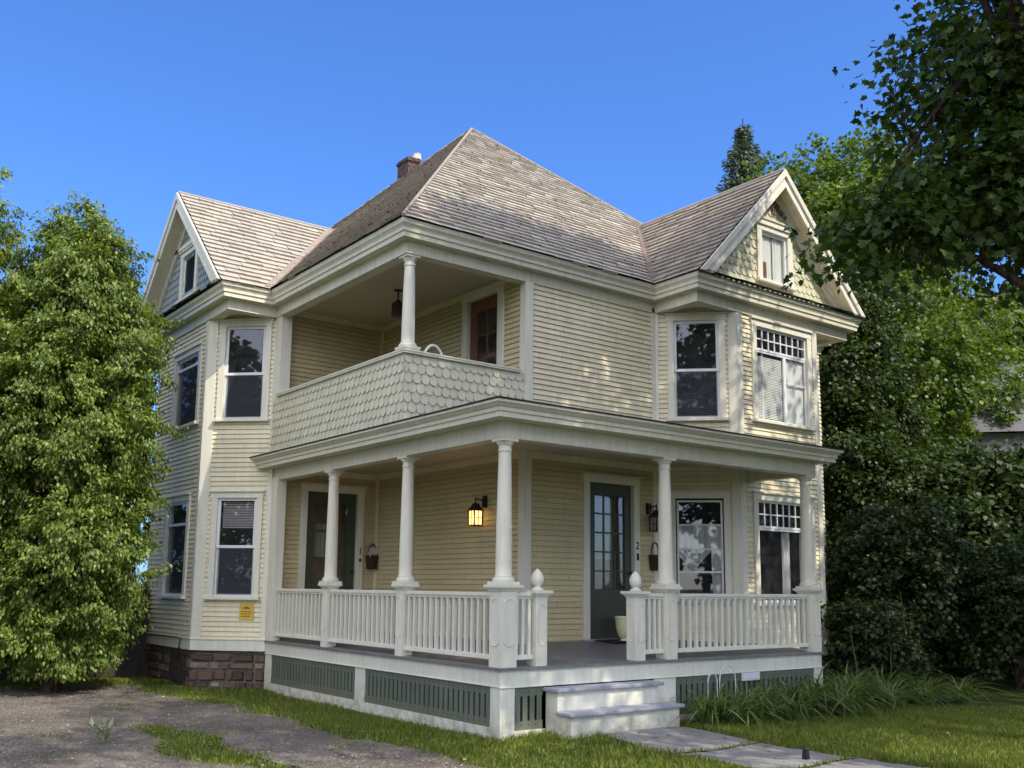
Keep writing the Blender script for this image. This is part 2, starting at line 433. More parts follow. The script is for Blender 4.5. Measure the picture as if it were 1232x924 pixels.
def fish_scale(F, region, mat, name, parent, exposure=.137, width=.136, holes=(), base=.004, lift=.016):
    """rounded shingles on a facade frame inside a convex region [(u, v), ...]"""
    if area2(region) < 0: region = region[::-1]
    mb = MB()
    hs = holes[0] if holes else None
    big = 99
    if hs:
        h0, h1, h2, h3 = hs
        for rect in ([(-big, -big), (h0, -big), (h0, big), (-big, big)], [(h1, -big), (big, -big), (big, big), (h1, big)], [(h0, h3), (h1, h3), (h1, big), (h0, big)], [(h0, -big), (h1, -big), (h1, h2), (h0, h2)]):
            q = clip_poly(rect, region)
            if len(q) >= 3: mb.face([F(a, b, base - .003) for a, b in q], 0)
    else: mb.face([F(a, b, base - .003) for a, b in region], 0)
    us = [a for a, b in region]; vs = [b for a, b in region]
    r = 0; b = min(vs) - .02
    while b < max(vs):
        a = min(us) - width * (.5 if r % 2 else 0) - random.random() * .01
        while a < max(us):
            wd = width; g = .003; h = exposure * 1.12
            pts = []
            n = 7
            for k in range(n):
                t = PI + PI * k / (n - 1)
                pts.append((a + wd / 2 + (wd / 2 - g) * math.cos(t), b + wd * .42 + wd * .42 * math.sin(t)))
            pts += [(a + wd - g, b + h), (a + g, b + h)]
            cu, cv = a + wd / 2, b + h / 2
            if not any(h0 <= cu <= h1 and h2 <= cv <= h3 for h0, h1, h2, h3 in holes):
                q = clip_poly(pts, region)
                if len(q) >= 3:
                    j = random.uniform(-.003, .004)
                    H = [base + .002 + (lift + j) * max(0, (b + h - y)) / h for x, y in q]
                    i = len(mb.v); mb.v += [F(x, y, hh) for (x, y), hh in zip(q, H)]
                    k0 = len(mb.v); mb.v += [F(x, y, max(.0, hh - .012)) for (x, y), hh in zip(q, H)]
                    nq = len(q)
                    mb.f.append(tuple(range(i, i + nq))); mb.m.append(0); mb.uv.append([(0, 0)] * nq)
                    for k in range(nq):
                        l = (k + 1) % nq
                        if q[k][1] < b + h * .6 and q[l][1] < b + h * .6:
                            mb.f.append((i + l, i + k, k0 + k, k0 + l)); mb.m.append(0); mb.uv.append([(0, 0)] * 4)
            a += width
        b += exposure; r += 1
    return child(mb, name, mat, parent)

def clapboard(F, u0, u1, v0, v1, openings=(), name='wall', mat=None, parent=None, ex=.081, phase=None):
    """real lapped boards with the openings left out"""
    joints = {}; mb = MB(); lo, hi, gv = .002, .018, .0065
    base = v0 if phase is None else phase
    cuts = {round(v0, 4), round(v1, 4)}
    k = math.floor((v0 - base) / ex)
    z = base + k * ex
    edges = []
    while z < v1:
        if z > v0: cuts.add(round(z, 4))
        edges.append(z); z += ex
    for o in openings:
        for q in (o[2], o[3]):
            if v0 < q < v1: cuts.add(round(q, 4))
    cuts = sorted(cuts)
    for z in edges:
        if v0 < z + ex - gv < v1: cuts.append(round(z + ex - gv, 4))
    cuts = sorted(set(cuts))
    def off(zz, row): return hi - (hi - lo) * min(1, max(0, (zz - (base + row * ex)) / (ex - gv)))
    for a, b in zip(cuts[:-1], cuts[1:]):
        if b - a < 1e-4: continue
        row = math.floor(((a + b) / 2 - base) / ex)
        mid = (a + b) / 2
        segs = [(u0, u1)]
        for o in openings:
            if o[2] < mid < o[3]:
                ns = []
                for s, e in segs:
                    if o[1] <= s or o[0] >= e: ns.append((s, e)); continue
                    if o[0] > s: ns.append((s, o[0]))
                    if o[1] < e: ns.append((o[1], e))
                segs = ns
        wa, wb = off(a, row), off(b, row)
        top = mid > base + (row + 1) * ex - gv
        if top: wa = wb = -.014
        if (row, 'j') not in joints:
            joints[(row, 'j')] = sorted(u0 + (u1 - u0) * random.random() for _ in range(int((u1 - u0) / 2.2 + random.random() * .8)))
        for x in joints[(row, 'j')]:
            ns = []
            for s, e in segs:
                if s + .15 < x < e - .15: ns += [(s, x - .0018), (x + .0018, e)]
                else: ns.append((s, e))
            segs = ns
        isbot = abs(a - (base + row * ex)) < 2e-3
        for s, e in segs:
            # random butt joints keep long boards from reading as one extrusion
            mb.face([F(s, a, wa), F(e, a, wa), F(e, b, wb), F(s, b, wb)])
            if isbot: mb.face([F(s, a, -.014), F(e, a, -.014), F(e, a, wa), F(s, a, wa)])
            if top: mb.face([F(s, a, -.014), F(e, a, -.014), F(e, a, lo), F(s, a, lo)])
    return child(mb, name, mat or M['siding'], parent)

def grid_panel(F, u0, u1, v0, v1, w, part, mats, name, parent):
    pass

def room_box(F, u0, u1, v0, v1, parent, depth=.55):
    mb = MB(); e = .25
    a, b, c, d = u0 - e, u1 + e, v0 - e, v1 + e
    mb.face([F(a, c, -depth), F(b, c, -depth), F(b, d, -depth), F(a, d, -depth)])
    mb.face([F(a, c, -.09), F(b, c, -.09), F(b, c, -depth), F(a, c, -depth)])
    mb.face([F(a, d, -.09), F(b, d, -.09), F(b, d, -depth), F(a, d, -depth)])
    mb.face([F(a, c, -.09), F(a, d, -.09), F(a, d, -depth), F(a, c, -depth)])
    mb.face([F(b, c, -.09), F(b, d, -.09), F(b, d, -depth), F(b, c, -depth)])
    return child(mb, 'room_recess', M['dark'], parent)

def cloth(F, u0, u1, v0, v1, w, mat, parent, name='curtain', folds=9, amp=.018):
    mb = MB(); n = folds * 6; pts = []
    for k in range(n + 1):
        t = k / n; pts.append((u0 + (u1 - u0) * t, w + amp * math.sin(t * folds * 2 * PI) + amp * .5 * math.sin(t * folds * 4.7 + 1)))
    for k in range(n):
        mb.face([F(pts[k][0], v0, pts[k][1]), F(pts[k + 1][0], v0, pts[k + 1][1]), F(pts[k + 1][0], v1, pts[k + 1][1]), F(pts[k][0], v1, pts[k][1])])
    return child(mb, name, mat, parent, smooth=True)

def casing(F, u0, u1, v0, v1, parent, name='window', side=.11, head=.13, sill=True, out=.045, mat=None, bottom=True):
    """flat boards round an opening; returns the part and the clear opening"""
    mb = MB()
    bt = .05 if sill else (side if bottom else 0)
    mb.fbox(F, u0, u0 + side, v0 + (bt if bottom else 0), v1 - head, -.09, out)
    mb.fbox(F, u1 - side, u1, v0 + (bt if bottom else 0), v1 - head, -.09, out)
    mb.fbox(F, u0 - .012, u1 + .012, v1 - head, v1 - .03, -.09, out + .004)
    mb.fbox(F, u0 - .035, u1 + .035, v1 - .03, v1, -.09, out + .035)
    if sill: mb.fbox(F, u0 - .03, u1 + .03, v0, v0 + bt, -.09, out + .05)
    elif bottom: mb.fbox(F, u0, u1, v0, v0 + bt, -.09, out)
    o = child(mb, name, mat or M['trim'], parent, bv=.004)
    return o, (u0 + side, u1 - side, v0 + bt, v1 - head)

def sash(F, u0, u1, v0, v1, w, parent, st=.045, th=.03, mat=None, bars=(), hb=(), bw=.018, name='sash', glass=None):
    mb = MB()
    mb.fbox(F, u0, u0 + st, v0, v1, w - th, w); mb.fbox(F, u1 - st, u1, v0, v1, w - th, w)
    mb.fbox(F, u0 + st, u1 - st, v1 - st, v1, w - th, w); mb.fbox(F, u0 + st, u1 - st, v0, v0 + st, w - th, w)
    for b in bars: mb.fbox(F, b - bw / 2, b + bw / 2, v0 + st, v1 - st, w - th + .004, w - .004)
    for b in hb: mb.fbox(F, u0 + st, u1 - st, b - bw / 2, b + bw / 2, w - th + .005, w - .005)
    o = child(mb, name, mat or M['sash'], parent)
    g = MB(); g.face([F(u0 + st, v0 + st, w - th * .55), F(u1 - st, v0 + st, w - th * .55), F(u1 - st, v1 - st, w - th * .55), F(u0 + st, v1 - st, w - th * .55)])
    child(g, 'pane', glass or M['glass'], parent)
    return o

def double_hung(F, u0, u1, v0, v1, parent, mid=None, storm=True):
    o, (a, b, c, d) = casing(F, u0, u1, v0, v1, parent)
    mid = mid or (c + d) / 2
    sash(F, a, b, mid - .02, d, .005, o)
    sash(F, a, b, c, mid + .02, -.02, o)
    g = MB(); g.face([F(a + .03, c + .03, -.004), F(b - .03, c + .03, -.004), F(b - .03, mid - .02, -.004), F(a + .03, mid - .02, -.004)]); child(g, 'insect_screen', M['screen'], o)
    room_box(F, a, b, c, d, o)
    return o, (a, b, c, d, mid)

# ------------------------------------------------------------------ camera
CAMP = (-6.810, -9.121, 1.717); YAW, PITCH, ROLL = 52.737, 8.682, .597
FPX, PPY = 1181.97, 525.8
cam = bpy.data.cameras.new('camera'); cam.sensor_width = 36.0; cam.sensor_fit = 'HORIZONTAL'
cam.lens = FPX / 1232 * 36.0
cam.shift_y = (PPY - 462) / 1232.0; cam.shift_x = 0.0
cam.clip_end = 3000; cam.clip_start = .05
camo = bpy.data.objects.new('camera', cam); COL.objects.link(camo)
ya, pi_, ro = map(math.radians, (YAW, PITCH, ROLL))
fw = Vector((math.cos(ya) * math.cos(pi_), math.sin(ya) * math.cos(pi_), math.sin(pi_)))
r_ = Vector((math.sin(ya), -math.cos(ya), 0)); u_ = r_.cross(fw)
r2 = r_ * math.cos(ro) + u_ * math.sin(ro); u2 = -r_ * math.sin(ro) + u_ * math.cos(ro)
from mathutils import Matrix
mw = Matrix(((r2.x, u2.x, -fw.x, CAMP[0]), (r2.y, u2.y, -fw.y, CAMP[1]), (r2.z, u2.z, -fw.z, CAMP[2]), (0, 0, 0, 1)))
camo.matrix_world = mw
scene.camera = camo

# ------------------------------------------------------------------ light
SKYD, SKYT, SKYS, FILL_GLOW = 1.0, (.335, .575, .97), .28, 2.45
SUNDIR = Vector((.17, -.85, 1.0)).normalized()
sun = bpy.data.lights.new('sun', 'SUN'); sun.energy = 5.0; sun.angle = math.radians(.53); sun.color = (1.0, .91, .76)
suno = bpy.data.objects.new('sun', sun); COL.objects.link(suno)
suno.rotation_euler = SUNDIR.to_track_quat('Z', 'Y').to_euler(); suno.location = (10, -30, 40)
w = bpy.data.worlds.new('World'); scene.world = w; w.use_nodes = True
nt = w.node_tree
bg = nt.nodes['Background']
sk = nt.nodes.new('ShaderNodeTexSky'); sk.sky_type = 'NISHITA'; sk.sun_disc = False
sk.sun_elevation = math.asin(SUNDIR.z); sk.sun_rotation = math.atan2(SUNDIR.x, SUNDIR.y)
sk.altitude = 100; sk.air_density = 1.0; sk.dust_density = SKYD; sk.ozone_density = 1.5
tint = mixc(nt, 1.0, sk.outputs[0], SKYT, 'MULTIPLY')
# warm mottled glow added to the sky behind the camera, brightening the shaded front
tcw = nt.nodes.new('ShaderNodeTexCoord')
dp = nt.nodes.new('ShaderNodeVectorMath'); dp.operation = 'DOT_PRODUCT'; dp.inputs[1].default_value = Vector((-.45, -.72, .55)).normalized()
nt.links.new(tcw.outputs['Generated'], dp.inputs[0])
fill_glow = ramp(nt, dp.outputs['Value'], [(.05, (0, 0, 0)), (.70, (1.0, .87, .64))])
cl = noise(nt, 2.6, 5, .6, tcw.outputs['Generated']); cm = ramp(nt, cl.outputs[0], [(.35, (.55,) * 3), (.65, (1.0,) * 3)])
fill_glow = mixc(nt, 1.0, fill_glow, cm, 'MULTIPLY')
hs = nt.nodes.new('ShaderNodeVectorMath'); hs.operation = 'SCALE'; hs.inputs[3].default_value = FILL_GLOW / SKYS
nt.links.new(fill_glow, hs.inputs[0])
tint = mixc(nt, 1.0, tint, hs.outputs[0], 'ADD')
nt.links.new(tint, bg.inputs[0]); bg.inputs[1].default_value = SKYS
scene.view_settings.view_transform = 'Standard'; scene.view_settings.look = 'None'; scene.view_settings.exposure = 0
scene.cycles.max_bounces = 8; scene.cycles.transparent_max_bounces = 12
try: scene.cycles.use_denoising = True
except Exception: pass

# ================================================================== THE HOUSE
D_, C_, E_ = 2.185, 2.034, 6.50            # front wall y, side wall x, back-of-porch wall y
XV, YV = 4.773, 1.247                      # right bay start x, bay front y
ZF, ZP, ZC = .807, 3.70, 3.452             # porch deck, porch ceiling, column top
Z2, ZT = 6.281, 6.69                       # frieze bottom, eave edge
XB = -.059                                 # balcony parapet plane
house = thing('house', (4.6, 7.5, 0), 'cream clapboard two storey house with hip roof, corner balcony and pillared porch', 'house')
FF = Frame((C_, D_), (XV, D_)); FS = Frame((C_, E_), (C_, D_)); FD = Frame((0, E_), (C_, E_))
FR = Frame((XV, D_), (5.711, YV)); FB = Frame((5.711, YV), (7.877, YV)); FRR = Frame((7.877, YV), (8.815, D_))
FL = Frame((-.909, 7.409), (0, E_)); FLB = Frame((-.909, 9.991), (-.909, 7.409)); FLR = Frame((0, 10.9), (-.909, 9.991))
FX = Frame((XB, E_), (XB, D_)); FY = Frame((XB, D_), (C_, D_))
S2 = math.sqrt(2)
def onF(x): return x - C_                  # u on the front wall from x
def onS(y): return E_ - y
def onFR(x): return (x - XV) * S2
def onFL(x): return (x + .909) * S2
def onB(x): return x - 5.711
def onLB(y): return 9.991 - y

# ---- walls ----------------------------------------------------------------
door2 = (onF(3.16), onF(4.35), .90, 3.48)
clapboard(FF, .0, FF.len, .86, 3.74, [(door2[0] + .05, door2[1] - .05, 0, 3.40)], 'porch_wall', M['siding_shade'], house, phase=.86)
clapboard(FS, .0, FS.len, .80, 3.74, [], 'porch_wall', M['siding_shade'], house, phase=.86)
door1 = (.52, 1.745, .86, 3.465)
clapboard(FD, .0, FD.len, .80, 3.74, [(door1[0] + .05, door1[1] - .05, 0, 3.39)], 'porch_wall', M['siding_shade'], house, phase=.86)
clapboard(FF, .0, FF.len, 4.0, 6.40, [], 'upper_wall', M['siding'], house, phase=.86)
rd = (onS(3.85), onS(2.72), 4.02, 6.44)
clapboard(FS, .0, FS.len, 4.0, 6.55, [(rd[0] + .05, rd[1] - .05, 4.0, 6.36)], 'balcony_wall', M['siding_shade'], house, phase=.86)
clapboard(FD, .0, FD.len, 4.0, 6.55, [], 'balcony_wall', M['siding_shade'], house, phase=.86)
wru = (onFR(4.915), onFR(5.59), 4.44, 6.27); wrl = (onFR(4.915), onFR(5.60), 1.50, 3.30)
op = [(q[0] + .05, q[1] - .05, q[2] + .02, q[3] - .05) for q in (wru, wrl)]
clapboard(FR, 0, FR.len, .62, 6.36, op, 'bay_wall', M['siding'], house, phase=.86)
bfu = (onB(6.085), onB(7.70), 4.47, 6.26); bfl = (onB(6.02), onB(7.63), 1.46, 3.31)
op = [(q[0] + .05, q[1] - .05, q[2] + .02, q[3] - .05) for q in (bfu, bfl)]
clapboard(FB, 0, FB.len, .62, 6.36, op, 'bay_wall', M['siding'], house, phase=.86)
clapboard(FRR, 0, FRR.len, .62, 6.36, [], 'bay_wall', M['siding'], house, phase=.86)
clapboard(Frame((8.815, D_), (9.3, D_)), 0, .485, .62, 6.36, [], 'bay_wall', M['siding'], house, phase=.86)
clapboard(Frame((9.3, D_), (9.3, 12.78)), 0, 10.595, .62, 6.36, [], 'side_wall', M['siding'], house, phase=.86)
clapboard(Frame((9.3, 12.78), (0, 12.78)), 0, 9.3, .62, 6.36, [], 'back_wall', M['siding'], house, phase=.86)
clapboard(Frame((0, 12.78), (0, 10.9)), 0, 1.88, .62, 6.36, [], 'side_wall', M['siding'], house, phase=.86)
wlu = (onFL(-.755), onFL(-.095), 4.47, 6.28); wll = (onFL(-.745), onFL(-.105), 1.46, 3.29)
op = [(q[0] + .05, q[1] - .05, q[2] + .02, q[3] - .05) for q in (wlu, wll)]
clapboard(FL, 0, FL.len, .80, 6.36, op, 'bay_wall', M['siding'], house, phase=.86)
blu = (onLB(9.05), onLB(7.66), 4.47, 5.93); bll = (onLB(9.05), onLB(7.80), 1.46, 3.28)
op = [(q[0] + .05, q[1] - .05, q[2] + .02, q[3] - .05) for q in (blu, bll)]
clapboard(FLB, 0, FLB.len, .80, 6.36, op, 'bay_wall', M['siding'], house, phase=.86)
clapboard(FLR, 0, FLR.len, .80, 6.36, [], 'bay_wall', M['siding'], house, phase=.86)

# ---- corner boards ---------------------------------------------------------
def corner_board(x, y, z0, z1, Fa, wa, Fb, wb, t=.028):
    """two boards meeting at an outside corner: wa along the end of facade Fa, wb along the start of Fb"""
    mb = MB()
    mb.fbox(Fa, Fa.len - wa, Fa.len + (t if abs(Fa.n @ Fb.n) < .2 else t * .41), z0, z1, .0, t)
    mb.fbox(Fb, (-.0), wb, z0, z1, .0, t)
    return child(mb, 'corner_board', M['trim'], house, bv=.004)
corner_board(0, 0, .86, 3.72, FS, .12, FF, .11); corner_board(0, 0, 4.0, 6.40, FS, .12, FF, .12)
corner_board(0, 0, .80, 6.36, FR, .13, FB, .13); corner_board(0, 0, .80, 6.36, FB, .12, FRR, .12)
corner_board(0, 0, .80, 6.36, FLB, .10, FL, .17)
mb = MB(); mb.fbox(FF, FF.len - .085, FF.len - .0, 4.0, 6.36, 0, .03); mb.fbox(FF, FF.len - .10, FF.len, .86, 3.74, 0, .03)
child(mb, 'corner_board', M['trim'], house)
mb = MB(); mb.fbox(FR, 0, .06, .86, 6.36, 0, .03); child(mb, 'corner_board', M['trim'], house)
mb = MB(); mb.fbox(FD, FD.len - .05, FD.len, .8, 3.7, .0, .05); mb.fbox(FD, FD.len - .05, FD.len, 4.0, 6.5, .0, .05)
child(mb, 'corner_board', M['siding'], house)
# post boards where porch and balcony meet the left bay
mb = MB()
mb.box(-.02, .15, 6.27, 6.50, .80, 3.50); mb.box(-.07, .13, 6.29, 6.52, 4.80, 6.36)
mb.fbox(FL, FL.len - .085, FL.len - .005, .80, 6.36, 0, .03)
child(mb, 'corner_post', M['trim'], house, bv=.006)

# ---- foundation, base boards ----------------------------------------------
mb = MB()
for F in (FL, FLB, FLR, FRR, Frame((5.711, YV), (7.877, YV)), FR):
    mb.face([F(0, -.2, -.04), F(F.len, -.2, -.04), F(F.len, .64, -.04), F(0, .64, -.04)], 0, [(0, 0), (F.len, 0), (F.len, .84), (0, .84)])
for a, b in (((9.28, D_), (9.28, 12.7)), ((9.3, 12.74), (0, 12.74)), ((.04, 12.7), (.04, 10.9)), ((8.8, D_ + .03), (9.3, D_ + .03))):
    F = Frame(a, b); mb.face([F(0, -.2, 0), F(F.len, -.2, 0), F(F.len, .64, 0), F(0, .64, 0)], 0, [(0, 0), (F.len, 0), (F.len, .84), (0, .84)])
child(mb, 'foundation', M['mortar'], house, uv=True)
for F in (FL, FLB, FLR, FB, FRR):
    mb = MB(); v = -.12
    while v < .60:
        h = random.uniform(.07, .19); h = min(h, .625 - v); u = -.02
        while u < F.len:
            wd = random.uniform(.12, .46); e = min(u + wd, F.len + .02)
            if F is FLB and onLB(8.45) - .05 < (u + e) / 2 < onLB(7.72) + .05 and v > -.05: u = e; continue
            g = .008; dp = random.uniform(-.012, .02); j = lambda: random.uniform(-.013, .013)
            A0 = [F(u + g + j(), v + g + j(), -.05), F(e - g + j(), v + g + j(), -.05), F(e - g + j(), v + h - g + j(), -.05), F(u + g + j(), v + h - g + j(), -.05)]
            c = .022
            B0 = [F(u + g + c + j(), v + g + c + j(), dp + j()), F(e - g - c + j(), v + g + c + j(), dp + j()), F(e - g - c + j(), v + h - g - c + j(), dp + j()), F(u + g + c + j(), v + h - g - c + j(), dp + j())]
            mb.solid(A0, B0); u = e
        v += h
    child(mb, 'foundation_stones', M['stones'], house)
mb = MB()
for grp in ((FL, FLB, FLR), (FR, FB, FRR)):
    mb = MB()
    for F in grp: mb.fbox(F, -.01, F.len + .01, .625, .80, -.05, .03); mb.fbox(F, -.015, F.len + .015, .80, .825, -.02, .045)
    child(mb, 'base_board', M['trimw'], house, bv=.004)
mb = MB(); mb.fbox(FLB, onLB(8.45), onLB(7.72), .06, .56, -.08, -.01)
for k in range(6): mb.fbox(FLB, onLB(8.43) + k * .12, onLB(8.43) + k * .12 + .10, .08, .54, -.01, .008)
child(mb, 'cellar_hatch', M['fence'], house)

# ---- main roof ---------------------------------------------------------------
APX = (4.63, 7.485, 11.545); X0, X1, Y0, Y1 = -.28, 9.54, 1.965, 13.005
frieze_path = [(XB, D_), (XV, D_), (XV, YV - .01), (8.77, YV - .01), (8.77, D_), (9.32, D_), (9.32, 12.785), (XB, 12.785), (XB, 10.9), (-.92, 10.9), (-.92, E_), (XB, E_)]
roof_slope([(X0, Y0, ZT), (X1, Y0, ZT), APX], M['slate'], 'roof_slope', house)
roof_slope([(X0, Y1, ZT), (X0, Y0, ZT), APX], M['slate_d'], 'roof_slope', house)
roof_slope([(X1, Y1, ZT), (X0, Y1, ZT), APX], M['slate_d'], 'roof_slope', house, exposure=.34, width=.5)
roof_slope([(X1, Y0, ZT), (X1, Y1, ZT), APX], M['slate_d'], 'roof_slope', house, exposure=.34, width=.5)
kf = (APX[2] - ZT) / (APX[1] - Y0); kl = (APX[2] - ZT) / (APX[0] - X0)
# right gable wing
GX, GZ, GE0, GE1, GY = 6.78, 8.955, 4.553, 9.007, .98
gyv = Y0 + (GZ - ZT) / kf
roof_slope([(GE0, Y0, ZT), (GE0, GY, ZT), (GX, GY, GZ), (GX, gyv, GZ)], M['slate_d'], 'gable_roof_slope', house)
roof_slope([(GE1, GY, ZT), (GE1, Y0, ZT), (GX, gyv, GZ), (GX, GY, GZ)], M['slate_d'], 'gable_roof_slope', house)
# left gable wing
LY, LZ, LE0, LE1, LX = 8.70, 8.965, 6.28, 11.12, -1.18
lxv = X0 + (LZ - ZT) / kl
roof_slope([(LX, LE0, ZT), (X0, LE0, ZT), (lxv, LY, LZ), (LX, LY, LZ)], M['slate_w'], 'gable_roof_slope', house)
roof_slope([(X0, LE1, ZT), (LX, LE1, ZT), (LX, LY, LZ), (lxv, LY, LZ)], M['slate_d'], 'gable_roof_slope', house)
def strip(a, b, wa, wb, na, nb, mat, name, h=.04):
    """folded metal strip from a to b; wa, wb are the sideways half-width vectors of its two wings"""
    a, b, wa, wb = map(lambda q: np.array(q, float), (a, b, wa, wb))
    up = np.array((0, 0, h)); mb = MB()
    mb.face([a + up, b + up, b + wa + up, a + wa + up]); mb.face([a + up, a + wb + up, b + wb + up, b + up])
    return child(mb, name, mat, house)
# valley metal: wide worn strips where the wings meet the hip roof
va = np.array((GX, gyv, GZ)) - np.array((GE0, Y0, ZT))
strip((GE0, Y0 - .01, ZT), (GX, gyv, GZ), (-.10, .0, .0), (.06, 0, .06), 0, 0, M['flash'], 'valley_flashing', .045)
strip((X0 - .01, LE0, ZT), (lxv, LY, LZ), (-.12, 0, .0), (.0, -.26, .0), 0, 0, M['flashp'], 'valley_flashing', .05)
# ridge and hip caps
mb = MB()
def cap(a, b, r=.035):
    mb.tube([a, b], r, 6)
for c in ((X0, Y0), (X1, Y0), (X0, Y1), (X1, Y1)): cap((c[0], c[1], ZT + .03), (APX[0], APX[1], APX[2] + .03), .028)
cap((GX, GY - .02, GZ + .02), (GX, gyv, GZ + .03)); cap((LX - .02, LY, LZ + .02), (lxv, LY, LZ + .03))
child(mb, 'ridge_cap', M['slate_d'], house)

# ---- main cornice, frieze, soffits -------------------------------------------
mb = MB()
mb.sweep(frieze_path, [(.02, 6.455), (.165, 6.455), (.165, 6.52), (.185, 6.53), (.185, 6.575), (.20, 6.60), (.222, 6.625), (.232, 6.685), (.20, 6.70), (.12, 6.69)], closed=True)
child(mb, 'cornice', M['trimc'], house)
mb = MB()
mb.sweep(frieze_path, [(-.15, 6.46), (-.15, Z2), (.03, Z2), (.03, 6.43), (.045, 6.44), (.045, 6.457)], closed=True)
child(mb, 'frieze', M['trimc'], house)
for tri in ([(-.90, E_ + .02), (0, E_ + .02), (-.90, 7.42)], [(0, 10.88), (-.90, 10.88), (-.90, 9.98)], [(XV + .01, D_), (XV + .01, YV), (5.72, YV)], [(8.76, D_), (7.86, YV), (8.76, YV)]):
    mb = MB(); mb.face([(x, y, 6.34) for x, y in tri]); child(mb, 'soffit', M['trimc'], house)
mb = MB(); mb.box(XB + .05, C_, D_ + .05, E_, 6.47, 6.50)
child(mb, 'balcony_ceiling', M['ceil'], house)
mb = MB()
mb.fbox(FS, .02, FS.len - .14, 6.37, 6.47, .02, .05); mb.fbox(FD, .1, FD.len - .02, 6.37, 6.47, .02, .05)
child(mb, 'balcony_moulding', M['siding'], house); mb = MB(); mb.fbox(FS, .02, FS.len - .1, 3.60, 3.70, .02, .05); mb.fbox(FD, .1, FD.len - .02, 3.60, 3.70, .02, .05); mb.fbox(FF, 0.03, FF.len, 3.60, 3.70, .02, .05)
child(mb, 'ceiling_moulding', M['siding'], house)

# ---- gable walls ---------------------------------------------------------------
def gable(F, uc, half, zb, apex, holes, mat, trim, wv):
    """F runs along the gable face; uc centre, half width at zb, apex height"""
    reg = [(uc - half, zb), (uc + half, zb), (uc, apex)]
    fish_scale(F, reg, mat, 'gable_wall', house, exposure=.137, width=.136, holes=holes)
# right gable on the plane of the bay front
FG = Frame((4.5, YV), (9.05, YV)); uc = GX - 4.5
gable(FG, uc, 2.23, 6.70, 8.93, [(6.36 - 4.5, 7.20 - 4.5, 7.0, 7.9)], M['scale2'], None, None)
FGL = Frame((-.909, 11.1), (-.909, 6.3)); ucl = 11.1 - LY
gable(FGL, ucl, 2.4, 6.70, 8.93, [(11.1 - 8.98, 11.1 - 8.25, 7.05, 7.85)], M['scale_shade'], None, None)
def gable_trim(axis, e0, e1, ridge, zt, yf, yw, name, sgn=1):
    """barge boards, soffits and wall rakes of a gable; axis 'x': gable faces -y, axis 'y': gable faces -x"""
    def P(a, d, z): return (a, d, z) if axis == 'x' else (d, a, z)
    mb = MB(); so = MB(); rk = MB()
    for ea in (e0, e1):
        A = np.array((ea, ZT)); B = np.array((ridge, zt)); d = (B - A) / np.linalg.norm(B - A)
        n = np.array((-d[1], d[0])); n = n if n[1] > 0 else -n
        def ring(o0, o1, q0, q1, ext0=.0, endz=None):
            def br(o):                       # cut level on top of the cornice
                s = A + n * o; t = (ZT + .014 - s[1]) / d[1]; return s + d * max(t, ext0)
            a0, a1 = br(o0), br(o1)
            # stop on the vertical plane through the ridge
            def tr(o):
                s = A + n * o; t = (ridge - s[0]) / d[0]; return s + d * t
            b0, b1 = tr(o0), tr(o1)
            return [P(a0[0], q0, a0[1]), P(a0[0], q1, a0[1]), P(a1[0], q1, a1[1]), P(a1[0], q0, a1[1])], [P(b0[0], q0, b0[1]), P(b0[0], q1, b0[1]), P(b1[0], q1, b1[1]), P(b1[0], q0, b1[1])]
        mb.solid(*ring(-.20, -.005, yf + .012, yf + .045, .0))          # barge board
        mb.solid(*ring(-.075, .012, yf - .022, yf + .011, -.02))         # crown along its top
        mb.solid(*ring(-.215, -.165, yf - .004, yf + .0125, .05))         # bead along its foot
        so.solid(*ring(-.145, -.125, yf + .046, yw - .0, .1))
        rk.solid(*ring(-.30, -.147, yw - .05, yw - .012, .22))
        rk.solid(*ring(-.19, -.146, yw - .075, yw - .0505, .22))
    child(mb, 'barge_board', M['trim'], house); child(so, 'gable_soffit', M['siding'], house); child(rk, 'rake_board', M['trim'], house)
gable_trim('x', GE0, GE1, GX, GZ, GY - .03, YV, 'r')
gable_trim('y', LE0, LE1, LY, LZ, LX - .03, -.909, 'l')
# little pent roofs at the foot of each gable wall
roof_slope([(GE0 + .12, GY - .0, ZT + .012), (GE1 - .12, GY - .0, ZT + .012), (GE1 - .25, YV - .025, ZT + .13), (GE0 + .25, YV - .025, ZT + .13)], M['slate'], 'pent_roof', house, exposure=.20, width=.3, rag=.002)
roof_slope([(LX, LE1 - .12, ZT + .012), (LX, LE0 + .12, ZT + .012), (-.935, LE0 + .25, ZT + .13), (-.935, LE1 - .25, ZT + .13)], M['slate'], 'pent_roof', house, exposure=.20, width=.3, rag=.002)
